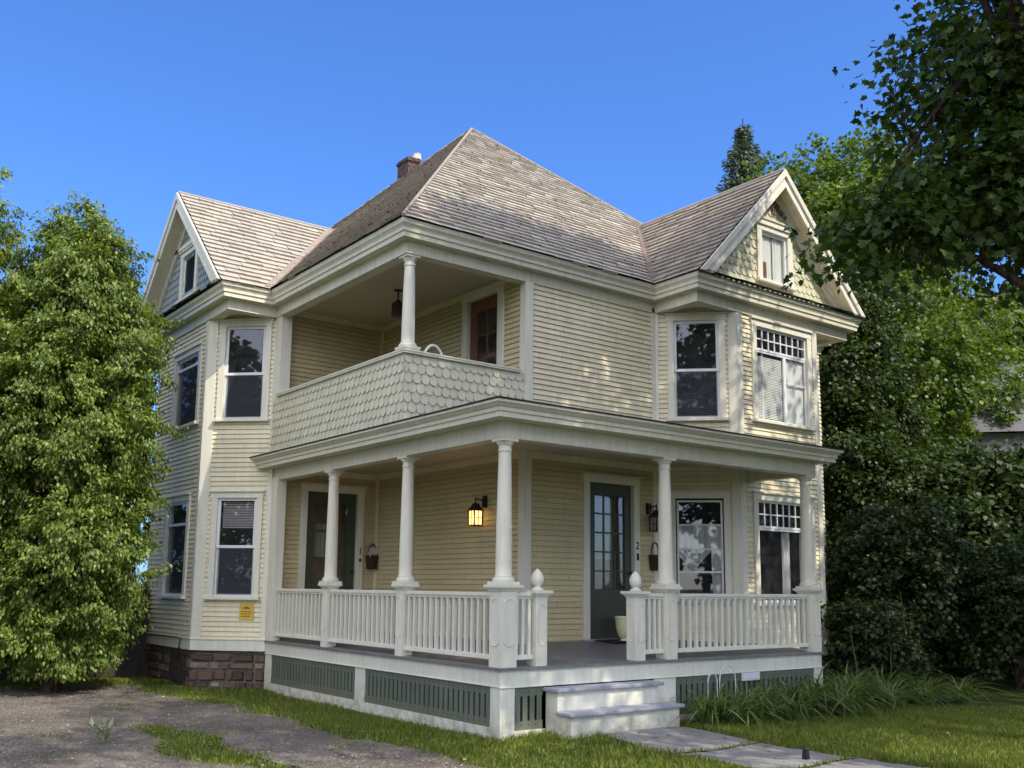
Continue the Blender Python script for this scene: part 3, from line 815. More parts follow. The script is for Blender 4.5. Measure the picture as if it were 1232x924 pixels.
# right gable: window, band and fretwork
o, (a, b, c, d) = casing(FG, 6.29 - 4.5, 7.26 - 4.5, 6.93, 7.99, house, 'gable_window', side=.13, head=.12)
sash(FG, a, b, c, d, .0, o, st=.05, th=.035); room_box(FG, a, b, c, d, o, .4)
cloth(FG, a + .03, a + (b - a) * .50, c, d - .03, -.06, M['blind'], o, folds=4, amp=.012); cloth(FG, a + (b - a) * .54, b - .03, c, d - .03, -.06, M['blind'], o, folds=4, amp=.012)
g = MB(); g.fbox(FG, a + .055, a + .20, c + .05, c + .36, -.042, -.037); child(g, 'seat_back', M['wood'], o)
mb = MB(); mb.fbox(FG, uc - .86, uc + .86, 8.0, 8.075, .0, .05); mb.fbox(FG, uc - .88, uc + .88, 8.075, 8.10, .0, .075)
child(mb, 'gable_band', M['trim'], house)
mb = MB()
for k, (du, dv, r) in enumerate([(0, .30, .05), (-.10, .22, .055), (.10, .22, .055), (-.2, .14, .05), (.2, .14, .05), (0, .12, .06), (-.3, .08, .04), (.3, .08, .04), (0, .42, .035)]):
    for t in range(5):
        an = t * 2 * PI / 5 + k
        p = [(uc + du + math.cos(an + e) * r * q, 8.16 + dv + math.sin(an + e) * r * q) for e, q in ((0, .1), (.45, .8), (0, 1.25), (-.45, .8))]
        mb.solid([FG(x, y, .03) for x, y in p], [FG(x, y, .055) for x, y in p])
child(mb, 'gable_fretwork', M['flash'], house)
# left gable window with closed dark louvres
o, (a, b, c, d) = casing(FGL, 11.1 - 9.06, 11.1 - 8.15, 6.93, 7.94, house, 'gable_window', side=.12, head=.12, mat=M['trim'])
sash(FGL, a, b, c, d, .0, o, st=.05, th=.035); room_box(FGL, a, b, c, d, o, .4)
g = MB()
for k in range(15):                           # sloping louvre slats in front of the dark loft
    z = c + .055 + k * (d - c - .1) / 15; g.solid([FGL(a + .05, z, .0), FGL(b - .05, z, .0), FGL(b - .05, z + .035, -.034), FGL(a + .05, z + .035, -.034)], [FGL(a + .05, z + .010, .0), FGL(b - .05, z + .010, .0), FGL(b - .05, z + .045, -.034), FGL(a + .05, z + .045, -.034)])
child(g, 'louvre', M['louvre'], o)
mb = MB(); mb.fbox(FGL, ucl - .86, ucl + .86, 8.0, 8.075, .0, .05); child(mb, 'gable_band', M['trim'], house)

# ---- chimney -------------------------------------------------------------------
mb = MB()
def uvbox(mb, x0, x1, y0, y1, z0, z1):
    for F, l in ((Frame((x0, y0), (x1, y0)), x1 - x0), (Frame((x1, y0), (x1, y1)), y1 - y0), (Frame((x1, y1), (x0, y1)), x1 - x0), (Frame((x0, y1), (x0, y0)), y1 - y0)):
        mb.face([F(0, z0), F(l, z0), F(l, z1), F(0, z1)], 0, [(0, z0), (l, z0), (l, z1), (0, z1)])
    mb.face([(x0, y0, z1), (x1, y0, z1), (x1, y1, z1), (x0, y1, z1)])
uvbox(mb, 3.56, 3.90, 8.34, 8.78, 10.2, 10.95); uvbox(mb, 3.535, 3.925, 8.315, 8.805, 10.86, 10.91)
ch = child(mb, 'chimney', M['brickc'], house, uv=True)
mb = MB(); mb.lathe(3.83, 8.42, [(.10, 10.951), (.105, 10.98), (.09, 11.05), (.095, 11.09), (.07, 11.091), (.065, 10.98)], 14)
child(mb, 'flue', M['pot'], ch)

# ---- windows ---------------------------------------------------------------------
double_hung(FL, *wlu, house, mid=5.31); o, r = double_hung(FL, *wll, house, mid=2.34)
g = MB()
for k in range(16): g.fbox(FL, r[0] + .06, r[1] - .06, 2.66 + k * .028, 2.675 + k * .028, -.085, -.07)
child(g, 'blind', M['lampoff'], o)
o, r = double_hung(FLB, *blu, house, mid=5.60); o, r = double_hung(FLB, *bll, house, mid=2.75)
o, (a, b, c, d, mid) = double_hung(FR, *wru, house, mid=5.30)
# lower right facet: triple track storm window with a pulled-back lace curtain
o, (a, b, c, d) = casing(FR, *wrl, house, side=.10, head=.13)
sash(FR, a + .02, b - .02, c, d - .03, .01, o, st=.03, th=.03, hb=(2.74, 2.35, 1.985), bw=.03); room_box(FR, a, b, c, d, o)
mb = MB(); n = 30
for k in range(n):
    t0, t1 = k / n, (k + 1) / n
    def ln(t): return a + .04 + (b - a - .06) * t, -.075 + .015 * math.sin(t * 40)
    def low(t): return 1.95 + .75 * abs(t - .32) ** .8 if t < .75 else 1.6
    mb.face([FR(ln(t0)[0], low(t0), ln(t0)[1]), FR(ln(t1)[0], low(t1), ln(t1)[1]), FR(ln(t1)[0], 2.75, ln(t1)[1]), FR(ln(t0)[0], 2.75, ln(t0)[1])])
child(mb, 'curtain', M['curtain'], o)
# bay front: transom of small panes over a big light
def picture(q, vt0, vt1, nb, upper):
    o, (a, b, c, d) = casing(FB, *q, house, side=.115, head=.14)
    w = b - a
    sash(FB, a, b, vt0, d, .004, o, st=.035, th=.03, bars=[a + .035 + (w - .07) * k / nb for k in range(1, nb)], hb=((vt0 + d) / 2,), bw=.022, name='transom_sash')
    m = a + w * .57
    if upper:
        sash(FB, a, m, c, vt0, -.004, o, st=.035, th=.03, name='sash'); sash(FB, m, b, c, vt0, -.004, o, st=.035, th=.03, hb=((c + vt0) / 2 + .12,), name='sash')
        g = MB()
        for k in range(38):
            z = c + .06 + k * (vt0 - c - .14) / 38
            g.fbox(FB, a + .045, a + .22, z, z + .018, -.058, -.042); g.fbox(FB, a + .25, m - .04, z, z + .018, -.058, -.042)
        child(g, 'blind', M['blind'], o)
        cloth(FB, m + .04, b - .04, c + .045, vt0 - .03, -.05, M['blind'], o, folds=3, amp=.006)
        g = MB(); g.fbox(FB, a + .22, a + .25, c + .04, vt0 - .04, -.06, -.04); child(g, 'blind_stile', M['blind'], o)
    else:
        sash(FB, a, b, c, vt0, -.004, o, st=.04, th=.03, name='sash')
        cloth(FB, a + w * .55, a + w * .72, c + .03, vt0 - .05, -.12, M['curtain'], o, folds=2); cloth(FB, b - w * .1, b - .04, c + .03, vt0 - .05, -.12, M['curtain'], o, folds=2)
    room_box(FB, a, b, c, d, o)
    return o
picture(bfu, 5.72, 0, 8, True); picture(bfl, 2.72, 0, 8, False)

# ---- doors ------------------------------------------------------------------------
def door(F, q, cols, rows, gl, mat, cur, name='door', red=False, w0=-.03):
    o, (a, b, c, d) = casing(F, *q, house, name, side=.125 if not red else .15, head=.14, sill=False, bottom=False, out=.04)
    mb = MB(); a += .012; b -= .012; c += .01
    g0, g1, g2, g3 = gl
    w = w0
    mb.fbox(F, a, g0, c, d, w - .05, w); mb.fbox(F, g1, b, c, d, w - .05, w)
    mb.fbox(F, g0, g1, g3, d, w - .05, w); mb.fbox(F, g0, g1, c, g2, w - .05, w)
    # raised edge round the glass
    for x0, x1, z0, z1 in ((g0, g0 + .016, g2, g3), (g1 - .016, g1, g2, g3), (g0 + .016, g1 - .016, g2, g2 + .016), (g0 + .016, g1 - .016, g3 - .016, g3)): mb.fbox(F, x0, x1, z0, z1, w - .04, w + .006)
    for k in range(1, cols): x = g0 + (g1 - g0) * k / cols; mb.fbox(F, x - .012, x + .012, g2 + .016, g3 - .016, w - .036, w - .008)
    for k in range(1, rows): z = g2 + (g3 - g2) * k / rows; mb.fbox(F, g0 + .016, g1 - .016, z - .012, z + .012, w - .035, w - .009)
    lf = child(mb, 'door_leaf', mat, o, bv=.003)
    g = MB(); g.face([F(g0, g2, w - .022), F(g1, g2, w - .022), F(g1, g3, w - .022), F(g0, g3, w - .022)]); child(g, 'door_glass', M['glassd'], o)
    g = MB(); g.fbox(F, g0 - .02, g1 + .02, g2 - .02, g3 + .02, -.34, -.3); child(g, 'inner_door', M['dark'] if red else M['wood'], o)
    if cur:
        cloth(F, g0 + .0, g1 - (g1 - g0) * .28, cur[0], cur[1], -.14, M['curtg'], o, folds=6, amp=.012)
    h = MB(); zz = c + 1.0
    h.tube([F(b - .055, zz, w), F(b - .055, zz, w + .05)], .012, 8); h.tube([F(b - .055, zz, w + .05), F(b - .055, zz, w + .075)], [.03, .022], 12)
    child(h, 'door_knob', M['iron'], o)
    t = MB(); t.fbox(F, q[0], q[1], c - .05, c, -.1, .06); child(t, 'threshold', M['tread'], o)
    return o
door(FF, (door2[0], door2[1], .94, door2[3]), 3, 5, (onF(3.42), onF(4.09), 1.68, 3.16), M['green'], (2.16, 3.12))
door(FD, (door1[0], door1[1], .94, door1[3]), 2, 4, (.80, 1.47, 1.2, 3.14), M['green'], (2.2, 2.78))
door(FS, rd, 2, 4, (onS(3.53), onS(2.96), 4.5, 6.1), M['red'], None, red=True)

# ---- porch deck, skirts, steps ---------------------------------------------------------
mb = MB(); zw = .925; kx = 6.01
mb.face([(-.03, -.03, ZF), (kx + .02, -.03, ZF), (kx + .02, 2.2, zw), (2.2, 2.2, zw)]); mb.face([(-.03, -.03, ZF), (2.2, 2.2, zw), (2.2, 6.5, zw), (-.03, 6.5, ZF)])
mb.face([(-.03, -.03, ZF - .03), (-.03, 6.5, ZF - .03), (-.03, 6.5, ZF), (-.03, -.03, ZF)]); mb.face([(-.03, -.03, ZF), (kx + .02, -.03, ZF), (kx + .02, -.03, ZF - .03), (-.03, -.03, ZF - .03)])
mb.face([(kx + .02, -.03, ZF - .03), (kx + .02, -.03, ZF), (kx + .02, 2.2, zw), (kx + .02, 2.2, zw - .03)])
mb.face([(-.03, -.03, ZF - .03), (kx + .02, -.03, ZF - .03), (kx + .02, 2.2, ZF - .03), (-.03, 2.2, ZF - .03)][::-1])
# board joints
for k in range(1, 46):
    x = k * .133
    if x > kx: break
    y0 = -.03; zz = lambda y: ZF + (zw - ZF) * (y + .03) / 2.23 + .0015
    y1 = 2.18 if x > 2.2 else x
    mb.face([(x, y0, zz(y0)), (x + .006, y0, zz(y0)), (x + .006, y1, zz(y1)), (x, y1, zz(y1))], 1)
child(mb, 'porch_deck', [M['deck'], M['under']], house)
F0 = Frame((0, 6.49), (0, 0)); F1 = Frame((0, 0), (6.01, 0))
def uX(y): return 6.49 - y
mb = MB()
mb.fbox(F0, 0, F0.len - .0301, .595, ZF - .03, -.03, .0); mb.fbox(F1, 0.0, 6.01, .585, ZF - .03, -.03, -.0)
mb.fbox(F0, 0, F0.len - .0305, .59, .604, -.02, .013); mb.fbox(F1, -.012, 6.01, .58, .592, -.02, .013)
for y0, y1 in ((6.25, 6.49), (3.13, 3.41), (.0325, .20)): mb.fbox(F0, uX(y1), uX(y0), -.05, .59, -.03, -.004)
for y0, y1 in ((3.41, 6.25), (.2, 3.13)): mb.fbox(F0, uX(y1), uX(y0), -.05, .135, -.03, -.003)
mb.fbox(F1, 0.0, .21, -.05, .58, -.032, -.003); mb.fbox(F1, .21, .66, -.05, .10, -.03, -.002)
mb.fbox(F1, 2.45, 2.85, -.05, .58, -.03, -.003); mb.fbox(F1, 5.8, 6.01, -.05, .58, -.03, -.003); mb.fbox(F1, 2.85, 5.8, -.05, .10, -.03, -.002)
mb.fbox(Frame((6.01, 0), (6.01, 1.3)), 0, 1.3, .585, ZF - .03, -.03, .0)
child(mb, 'porch_skirt', M['skirtw'], house, bv=.003)
def skirt(F, u0, u1, v0, v1):
    mb = MB(); n = max(2, int((u1 - u0) / .105)); p = (u1 - u0) / n; h = v1 - v0
    mb.fbox(F, u0, u1, v1 - h * .21, v1, -.028, -.012); mb.fbox(F, u0, u1, v0, v0 + h * .21, -.028, -.012)
    for k in range(n): mb.fbox(F, u0 + p * k + p * .17, u0 + p * k + p * .83, v0 + h * .21, v1 - h * .21, -.028, -.012)
    for k in range(n):                                       # dark discs painted for the shade in holes above and below every slot
        for vv in (v1 - h * .12, v0 + h * .12):
            x = u0 + p * k
            mb.face([F(x + .011 * math.cos(t * PI / 3), vv + .014 * math.sin(t * PI / 3), -.0105) for t in range(6)], 1)
    mb.fbox(F, u0, u1, v0, v1, -.16, -.15, 1)  # dark sheet added for the shade of the void under the porch
    child(mb, 'skirt_panel', [M['skirtg'], M['under']], house)
skirt(F0, uX(6.25), uX(3.41), .135, .595); skirt(F0, uX(3.13), uX(.20), .135, .595)
skirt(F1, .21, .63, .10, .58); skirt(F1, 2.85, 5.8, .10, .58)
st = MB()
sx0, sx1 = .64, 2.44
st.box(sx0 + .02, sx1 - .02, -.46, -.0, -.1, .27); st.box(sx0 + .02, sx1 - .14, -.22, -.002, .27, .52)
stp = child(st, 'steps', M['skirtw'], house, bv=.006)
t = MB(); t.box(sx0 - .02, sx1 + .03, -.51, -.222, .271, .315); t2 = MB(); t2.box(sx0 - .03, sx1 - .08, -.27, -.001, .521, .568)
child(t, 'tread', M['tread'], stp, bv=.012); child(t2, 'tread', M['tread'], stp, bv=.012)
# small vent in the skirt board behind the lilies
mb = MB(); mb.fbox(F1, 4.15, 4.52, .47, .575, -.003, .02, 0)
for k in range(4): mb.fbox(F1, 4.17, 4.5, .484 + k * .022, .494 + k * .022, .0201, .026, 0)
child(mb, 'vent', M['sash'], house)

# ---- porch beam, cornice, roof, ceiling -----------------------------------------------------
pp = [(0, 6.85), (0, 0), (6.01, 0), (6.01, 1.6)]
mb = MB(); mb.sweep(pp, [(-.19, ZC), (0, ZC), (0, 3.66), (-.19, 3.70)], loop=True)
child(mb, 'porch_beam', M['trimc'], house, bv=.005)
mb = MB(); mb.sweep(pp, [(-.01, 3.655), (.215, 3.655), (.215, 3.715), (.235, 3.72), (.235, 3.765), (.25, 3.77), (.285, 3.805), (.30, 3.812), (.30, 3.842), (.2, 3.85), (-.01, 3.8)], loop=True)
child(mb, 'porch_cornice', M['trimc'], house)
mb = MB(); mb.face([(0.1, 0.1, ZP), (5.95, .1, ZP), (5.95, D_ + .1, ZP), (.1, D_ + .1, ZP)][::-1]); mb.face([(.1, D_ + .1, ZP), (C_ + .1, D_ + .1, ZP), (C_ + .1, 6.55, ZP), (.1, 6.55, ZP)][::-1])
child(mb, 'porch_ceiling', M['ceil'], house)
mb = MB(); zi = 4.0
mb.face([(-.305, -.305, 3.853), (6.315, -.305, 3.853), (6.315, D_, zi), (C_, D_, zi)]); mb.face([(-.305, -.305, 3.853), (C_, D_, zi), (C_, 6.9, zi), (-.305, 6.9, 3.853)])
mb.face([(6.315, -.305, 3.853), (6.315, 1.6, 3.853), (6.315, D_, zi)])
mb.sweep([(0, 6.85), (0, 0), (6.01, 0), (6.01, 1.6)], [(.29, 3.843), (.312, 3.843), (.312, 3.862), (.28, 3.862)], loop=True)
child(mb, 'porch_roof', M['tar'], house)

# ---- balcony ----------------------------------------------------------------------------------
mb = MB(); mb.box(XB + .02, C_, D_ + .02, E_, 3.92, 4.0); child(mb, 'balcony_floor', M['deck'], house)
fish_scale(FX, [(0, 3.93), (FX.len + .01, 3.93), (FX.len + .01, 4.87), (0, 4.87)], M['scale'], 'parapet', house, .137, .136)
fish_scale(FY, [(-.01, 3.93), (FY.len - .03, 3.93), (FY.len - .03, 4.87), (-.01, 4.87)], M['scale'], 'parapet', house, .137, .136)
mb = MB()
mb.box(XB + .006, XB + .09, D_ + .01, E_, 3.95, 4.86); mb.box(XB + .095, C_ - .04, D_ + .006, D_ + .09, 3.95, 4.86)
child(mb, 'parapet_lining', M['siding_shade'], house)
mb = MB(); mb.sweep([(XB, E_ - .2), (XB, D_), (C_ - .12, D_)], [(-.13, 4.862), (.05, 4.862), (.05, 4.885), (.06, 4.89), (.06, 4.91), (-.13, 4.92)], loop=True)
child(mb, 'parapet_rail', M['trim'], house)

# ---- columns -------------------------------------------------------------------------------------
def shaft(cx, cy, z0, z1, r0, r1, parent, mat, plinth=.15):
    mb = MB(); H = z1 - z0; b = z0 + .035
    mb.lathe(cx, cy, [(r0 * 1.32, b), (r0 * 1.38, b + .018), (r0 * 1.30, b + .04), (r0 * 1.1, b + .05), (r0 * 1.12, b + .065), (r0, b + .08)] +
             [(r0 - (r0 - r1) * (t ** 1.6), b + .08 + (H - .30) * t) for t in (.1, .2, .3, .4, .5, .6, .7, .8, .9, 1)] +
             [(r1 * 1.0, z1 - .15), (r1 * 1.14, z1 - .148), (r1 * 1.16, z1 - .135), (r1 * 1.02, z1 - .13), (r1 * 1.0, z1 - .085), (r1 * 1.12, z1 - .075), (r1 * 1.38, z1 - .045), (r1 * 1.40, z1 - .034)], 28)
    o = child(mb, 'shaft', mat, parent, ang=40)
    q = MB(); q.box(cx - r0 * 1.4, cx + r0 * 1.4, cy - r0 * 1.4, cy + r0 * 1.4, z0, b)
    child(q, 'plinth', mat, parent, bv=.004)
    q = MB(); q.box(cx - r1 * 1.5, cx + r1 * 1.5, cy - r1 * 1.5, cy + r1 * 1.5, z1 - .034, z1); child(q, 'abacus', mat, parent, bv=.004)
def pedestal(cx, cy, h, z0, z1, name, panels=True, mat=None):
    mb = MB(); k = h
    mb.box(cx - k, cx + k, cy - k, cy + k, z0 - .02, z1 - .075)
    mb.box(cx - k - .012, cx + k + .012, cy - k - .012, cy + k + .012, z1 - .075, z1 - .055)
    mb.box(cx - k - .03, cx + k + .03, cy - k - .03, cy + k + .03, z1 - .055, z1 - .035)
    mb.box(cx - k - .052, cx + k + .052, cy - k - .052, cy + k + .052, z1 - .035, z1)
    if panels:
        for F in (Frame((cx - k, cy + k), (cx - k, cy - k)), Frame((cx - k, cy - k), (cx + k, cy - k))):
            a, b, c, d = k * .42, 2 * k - k * .42, z0 + .24, z1 - .17; e = .035; t = .013
            def oc(s): return [(a + e - s * .4, c - s), (b - e + s * .4, c - s), (b + s, c + e - s * .4), (b + s, d - e + s * .4), (b - e + s * .4, d + s), (a + e - s * .4, d + s), (a - s, d - e + s * .4), (a - s, c + e - s * .4)]
            i, oo = oc(0), oc(t)
            for j in range(8):
                l = (j + 1) % 8; q = [i[j], oo[j], oo[l], i[l]]
                mb.solid([F(x, y, .0) for x, y in q], [F(x, y, .009) for x, y in q])
    return child(mb, name, mat or M['trimw'], house, bv=.003)
ZPD = 1.742
for cx, cy, h in ((.115, .115, .115), (.10, 2.28, .085), (.10, 4.45, .085), (2.79, .10, .10), (5.88, .11, .115)):
    p = pedestal(cx, cy, h, ZF + .01, ZPD, 'porch_column', panels=h > .08)
    shaft(cx, cy, ZPD, ZC, .098 if h > .09 else .092, .076, p, M['trim'])
cb = MB(); cb.box(XB - .02, XB + .22, D_ - .02, D_ + .22, 4.905, 4.935); colb = child(cb, 'balcony_column', M['trim'], house)
shaft(XB + .10, D_ + .10, 4.936, Z2, .094, .074, colb, M['trim'])
for cx in (.60, 2.22):
    p = pedestal(cx, .09, .085, ZF + .01, 1.68, 'newel_post')
    mb = MB(); z = 1.68
    mb.lathe(cx, .09, [(.07, z), (.075, z + .02), (.04, z + .035), (.034, z + .05), (.06, z + .07)] + [(.078 * math.sin(PI * (.28 + .72 * t)) ** .85 + .001, z + .07 + .19 * (t ** .95)) for t in (0.05, .15, .25, .35, .45, .55, .65, .75, .85, .93, .98)], 22)
    child(mb, 'finial', M['trimw'], p, smooth=True)

# ---- railings --------------------------------------------------------------------------------------
def railing(a, b, n, z0=.885, z1=1.655):
    a = Vector((*a, 0)); b = Vector((*b, 0)); F = Frame(a[:2], b[:2]); L = F.len
    mb = MB()
    mb.fbox(F, 0, L, z1 - .045, z1, -.045, .045); mb.fbox(F, 0, L, z1 - .075, z1 - .045, -.028, .028); mb.fbox(F, 0, L, z0, z0 + .055, -.035, .035)
    root = child(mb, 'railing', M['trimw'], house, bv=.004)
    bal = None
    for k in range(n):
        u = L * (k + .5) / n
        x, y, _ = F(u, 0, 0)
        if bal is None:
            m2 = MB(); s = .021; m2.fbox(F, u - s, u + s, z0 + .056, z1 - .076, -s, s)
            bal = child(m2, 'baluster', M['trimw'], root); x0, y0 = x, y; base = bal.location.copy()
        else:
            c = bal.copy(); COL.objects.link(c); c.parent = root; c.location = (base.x + x - x0, base.y + y - y0, 0)
railing((.09, 6.27), (.09, 4.535), 13); railing((.09, 4.365), (.09, 2.365), 15); railing((.09, 2.195), (.09, .23), 15)
railing((.23, .09), (.515, .09), 3); railing((2.305, .09), (2.69, .09), 4); railing((2.89, .09), (5.765, .09), 22)
# ================================================================== THINGS ON THE HOUSE
def wall_lantern(F, u, v, lit, label):
    t = thing('wall_lantern', F(u, v, 0), label, 'lantern')
    mb = MB(); c = .20
    mb.fbox(F, u - .055, u + .055, v + .12, v + .30, .018, .04); mb.fbox(F, u - .04, u + .04, v + .14, v + .28, .04, .055)
    mb.tube([F(u, v + .20, .05), F(u, v + .235, .10), F(u, v + .25, .16), F(u, v + .235, c)], .011, 8)
    mb.tube([F(u, v + .25, c), F(u, v + .17, c)], .012, 8); mb.tube([F(u, v + .285, c), F(u, v + .25, c)], [.004, .012], 8)
    child(mb, 'bracket', M['iron'], t)
    mb = MB()
    def ring(h, z): return [F(u - h, z, c - h), F(u + h, z, c - h), F(u + h, z, c + h), F(u - h, z, c + h)]
    mb.solid(ring(.10, v + .06), ring(.09, v + .07)); mb.solid(ring(.09, v + .07), ring(.045, v + .135)); mb.solid(ring(.05, v + .135), ring(.035, v + .175))
    for su in (-1, 1):
        for sw in (-1, 1): mb.fbox(F, u + su * .075 - .009, u + su * .075 + .009, v - .15, v + .06, c + sw * .075 - .009, c + sw * .075 + .009)
    for z in (v - .165, v - .05): mb.solid(ring(.082, z), ring(.082, z + .014)) if z < v - .1 else None
    for s in (-1, 1):
        mb.fbox(F, u - .004, u + .004, v - .15, v + .06, c + s * .078 - .004, c + s * .078 + .004); mb.fbox(F, u + s * .078 - .004, u + s * .078 + .004, v - .15, v + .06, c - .004, c + .004)
        mb.fbox(F, u - .075, u + .075, v - .05, v - .042, c + s * .078 - .004, c + s * .078 + .004); mb.fbox(F, u + s * .078 - .004, u + s * .078 + .004, v - .05, v - .042, c - .075, c + .075)
    child(mb, 'lantern_cage', M['iron'], t)
    mb = MB(); h = .068
    mb.solid(ring(h, v - .148), ring(h, v + .058))
    child(mb, 'lamp_glass', M['lampglass'] if lit else M['lampoff'], t)
    return t
wall_lantern(FS, onS(3.14), 2.80, True, 'lit black wall lantern glowing amber on the porch wall')
wall_lantern(FF, onF(4.56), 2.78, False, 'unlit black wall lantern beside the right green door')
lp = bpy.data.lights.new('lantern_bulb', 'POINT'); lp.energy = 3.5; lp.color = (1, .55, .18); lp.shadow_soft_size = .05
lo = bpy.data.objects.new('lantern_bulb', lp); COL.objects.link(lo); q = FS(onS(3.14) - .0, 2.74, .32); lo.location = q
t = thing('pendant_lantern', (1.05, 4.3, 6.5), 'dark round pendant lantern hanging from the balcony ceiling', 'lantern')
mb = MB(); mb.lathe(1.05, 4.3, [(.075, 6.469), (.07, 6.455), (.02, 6.44)], 16); mb.tube([(1.05, 4.3, 6.45), (1.05, 4.3, 6.30)], .009, 8)
for k in range(4): mb.tube([(1.05 + .012 * (k % 2), 4.3 + .012 * ((k + 1) % 2), 6.33 + k * .025), (1.05 - .012 * (k % 2), 4.3 - .012 * ((k + 1) % 2), 6.345 + k * .025)], .012, 6)
child(mb, 'chain', M['iron'], t)
mb = MB(); mb.lathe(1.05, 4.3, [(.02, 6.31), (.035, 6.29), (.09, 6.25), (.105, 6.235), (.10, 6.228)], 18); mb.lathe(1.05, 4.3, [(.10, 6.03), (.11, 6.035), (.11, 6.05), (.10, 6.055)], 18)
for k in range(8):
    an = k * PI / 4; x, y = 1.05 + .1 * math.cos(an), 4.3 + .1 * math.sin(an); mb.tube([(x, y, 6.04), (x, y, 6.235)], .006, 6)
for z in (6.10, 6.17): mb.lathe(1.05, 4.3, [(.096, z), (.105, z + .003), (.105, z + .011), (.096, z + .014)], 18)
child(mb, 'lantern_cage', M['bronze'], t)
mb = MB(); mb.lathe(1.05, 4.3, [(.085, 6.056), (.085, 6.227)], 16); child(mb, 'lamp_glass', plain('seeded_amber_glass', (.10, .06, .035), .2, .5), t)

def wall_basket(F, u, v, flowers, label):
    t = thing('wall_basket', F(u, v, 0), label, 'basket')
    mb = MB(); h = .10
    for k in range(9):
        z0 = v + k * .027; s = .085 + .025 * min(1, k / 6); dp = .09 + .02 * k / 8
        q = [F(u + s * math.cos(PI * j / 10), z0 + .002, .02 + dp * math.sin(PI * j / 10)) for j in range(11)]
        mb.tube(q, .0155, 6)
    mb.fbox(F, u - .1, u + .1, v - .01, v + .23, .019, .03); mb.fbox(F, u - .075, u + .075, v - .015, v + .002, .02, .10)
    child(mb, 'wicker_pocket', M['basket'], t)
    mb = MB(); mb.tube([F(u + .085 * math.cos(PI * j / 10), v + .23 + .2 * math.sin(PI * j / 10), .045) for j in range(11)], .010, 6)
    child(mb, 'handle', M['basket'], t)
    if flowers:
        mb = MB()
        for k in range(70):
            x, z, w_ = u + random.uniform(-.075, .085), v + .24 + random.uniform(-.03, .11), random.uniform(.06, .12); r = random.uniform(.018, .030); a0 = random.random() * 3
            mb.face([F(x + r * math.cos(a0 + j * PI / 3), z + r * math.sin(a0 + j * PI / 3), w_ + random.uniform(-.01, .01)) for j in range(6)])
        child(mb, 'flowers', M['flowerw'], t)
    return t
wall_basket(FD, 1.93, 2.02, True, 'dark wicker basket with pale flowers beside the left green door')
wall_basket(FF, onF(4.68), 2.02, False, 'empty dark wicker basket hanging below the unlit wall lantern')

def numeral(F, u, v, txt, label, h=.12, wo=.042):
    cu = bpy.data.curves.new('numeral', 'FONT'); cu.body = txt; cu.size = h * 1.42; cu.extrude = .004; cu.align_x = 'CENTER'
    tmp = bpy.data.objects.new('house_number', cu); COL.objects.link(tmp)
    dg = bpy.context.evaluated_depsgraph_get(); me = bpy.data.meshes.new_from_object(tmp.evaluated_get(dg))
    bpy.data.objects.remove(tmp)
    o = bpy.data.objects.new('house_number', me); COL.objects.link(o); me.materials.clear(); me.materials.append(M['iron'])
    a = np.array(F(u, v, wo + .0045)); o.matrix_world = Matrix(((F.d[0], 0, F.n[0], a[0]), (F.d[1], 0, F.n[1], a[1]), (0, 1, 0, a[2]), (0, 0, 0, 1)))
    tag(o, label, 'house number'); return o
numeral(FF, onF(4.285), 2.33, '2', 'black numeral 2 on the right frame of the green door')
numeral(FD, 1.685, 2.26, '1', 'black numeral 1 on the right frame of the left green door')
def bell(F, u, v, label, name='doorbell', h=.055):
    t = thing(name, F(u, v, .04), label, 'doorbell')
    mb = MB(); mb.fbox(F, u - .022, u + .022, v - h, v + h, .041, .056); child(mb, 'bell_plate', M['iron'], t, bv=.005)
    mb = MB(); mb.tube([F(u, v, .056), F(u, v, .066)], .011, 12); child(mb, 'button', M['bronze'], t)
bell(FF, onF(4.29), 2.21, 'black doorbell plate below the numeral 2'); bell(FD, 1.685, 2.16, 'small black doorbell plate below the numeral 1', h=.03)

# yellow notice under the lower left bay window
t = thing('notice_sign', FL(onFL(-.24), 1.13, .03), 'small yellow notice sign screwed under the lower left bay window', 'sign')
u0, u1 = onFL(-.33), onFL(-.155)
mb = MB(); mb.fbox(FL, u0, u1, 1.13, 1.40, .020, .026); child(mb, 'sign_plate', M['yellow'], t, bv=.004)
mb = MB(); uc_ = (u0 + u1) / 2
def ink(a, b, c, d): mb.face([FL(a, c, .0275), FL(b, c, .0275), FL(b, d, .0275), FL(a, d, .0275)])
mb.face([FL(uc_ + .02 * math.cos(k * PI / 5), 1.33 + .026 * math.sin(k * PI / 5), .0275) for k in range(10)])
mb.face([FL(uc_ - .055, 1.315, .0275), FL(uc_ - .03, 1.315, .0275), FL(uc_ - .03, 1.345, .0275), FL(uc_ - .055, 1.335, .0275)])
mb.face([FL(uc_ + .03, 1.31, .0275), FL(uc_ + .05, 1.31, .0275), FL(uc_ + .05, 1.345, .0275), FL(uc_ + .03, 1.34, .0275)])
ink(u0 + .03, u1 - .03, 1.262, 1.272)
x = u0 + .035
for z in (1.225, 1.185):
    x = u0 + .035
    while x < u1 - .05:
        wd = random.uniform(.015, .04); ink(x, min(x + wd, u1 - .03), z, z + .014); x += wd + .012
child(mb, 'sign_print', M['ink'], t)

# cable that runs along the base board and drops into the cellar
mb = MB(); pts = [FLB(onLB(9.6), .80, .065), FLB(onLB(8.6), .81, .065), FLB(onLB(7.9), .815, .07), FLB(onLB(7.72), .80, .07), FLB(onLB(7.78), .74, .07), FLB(onLB(7.80), .66, .07), FLB(onLB(7.82), .56, .06), FLB(onLB(7.9), .48, .04), FLB(onLB(8.0), .45, .02)]
mb = MB(); mb.tube(pts, .010, 6)
tag(mb.build('utility_cable', M['iron']), 'black cable along the left bay base board, bent down into the cellar', 'cable')

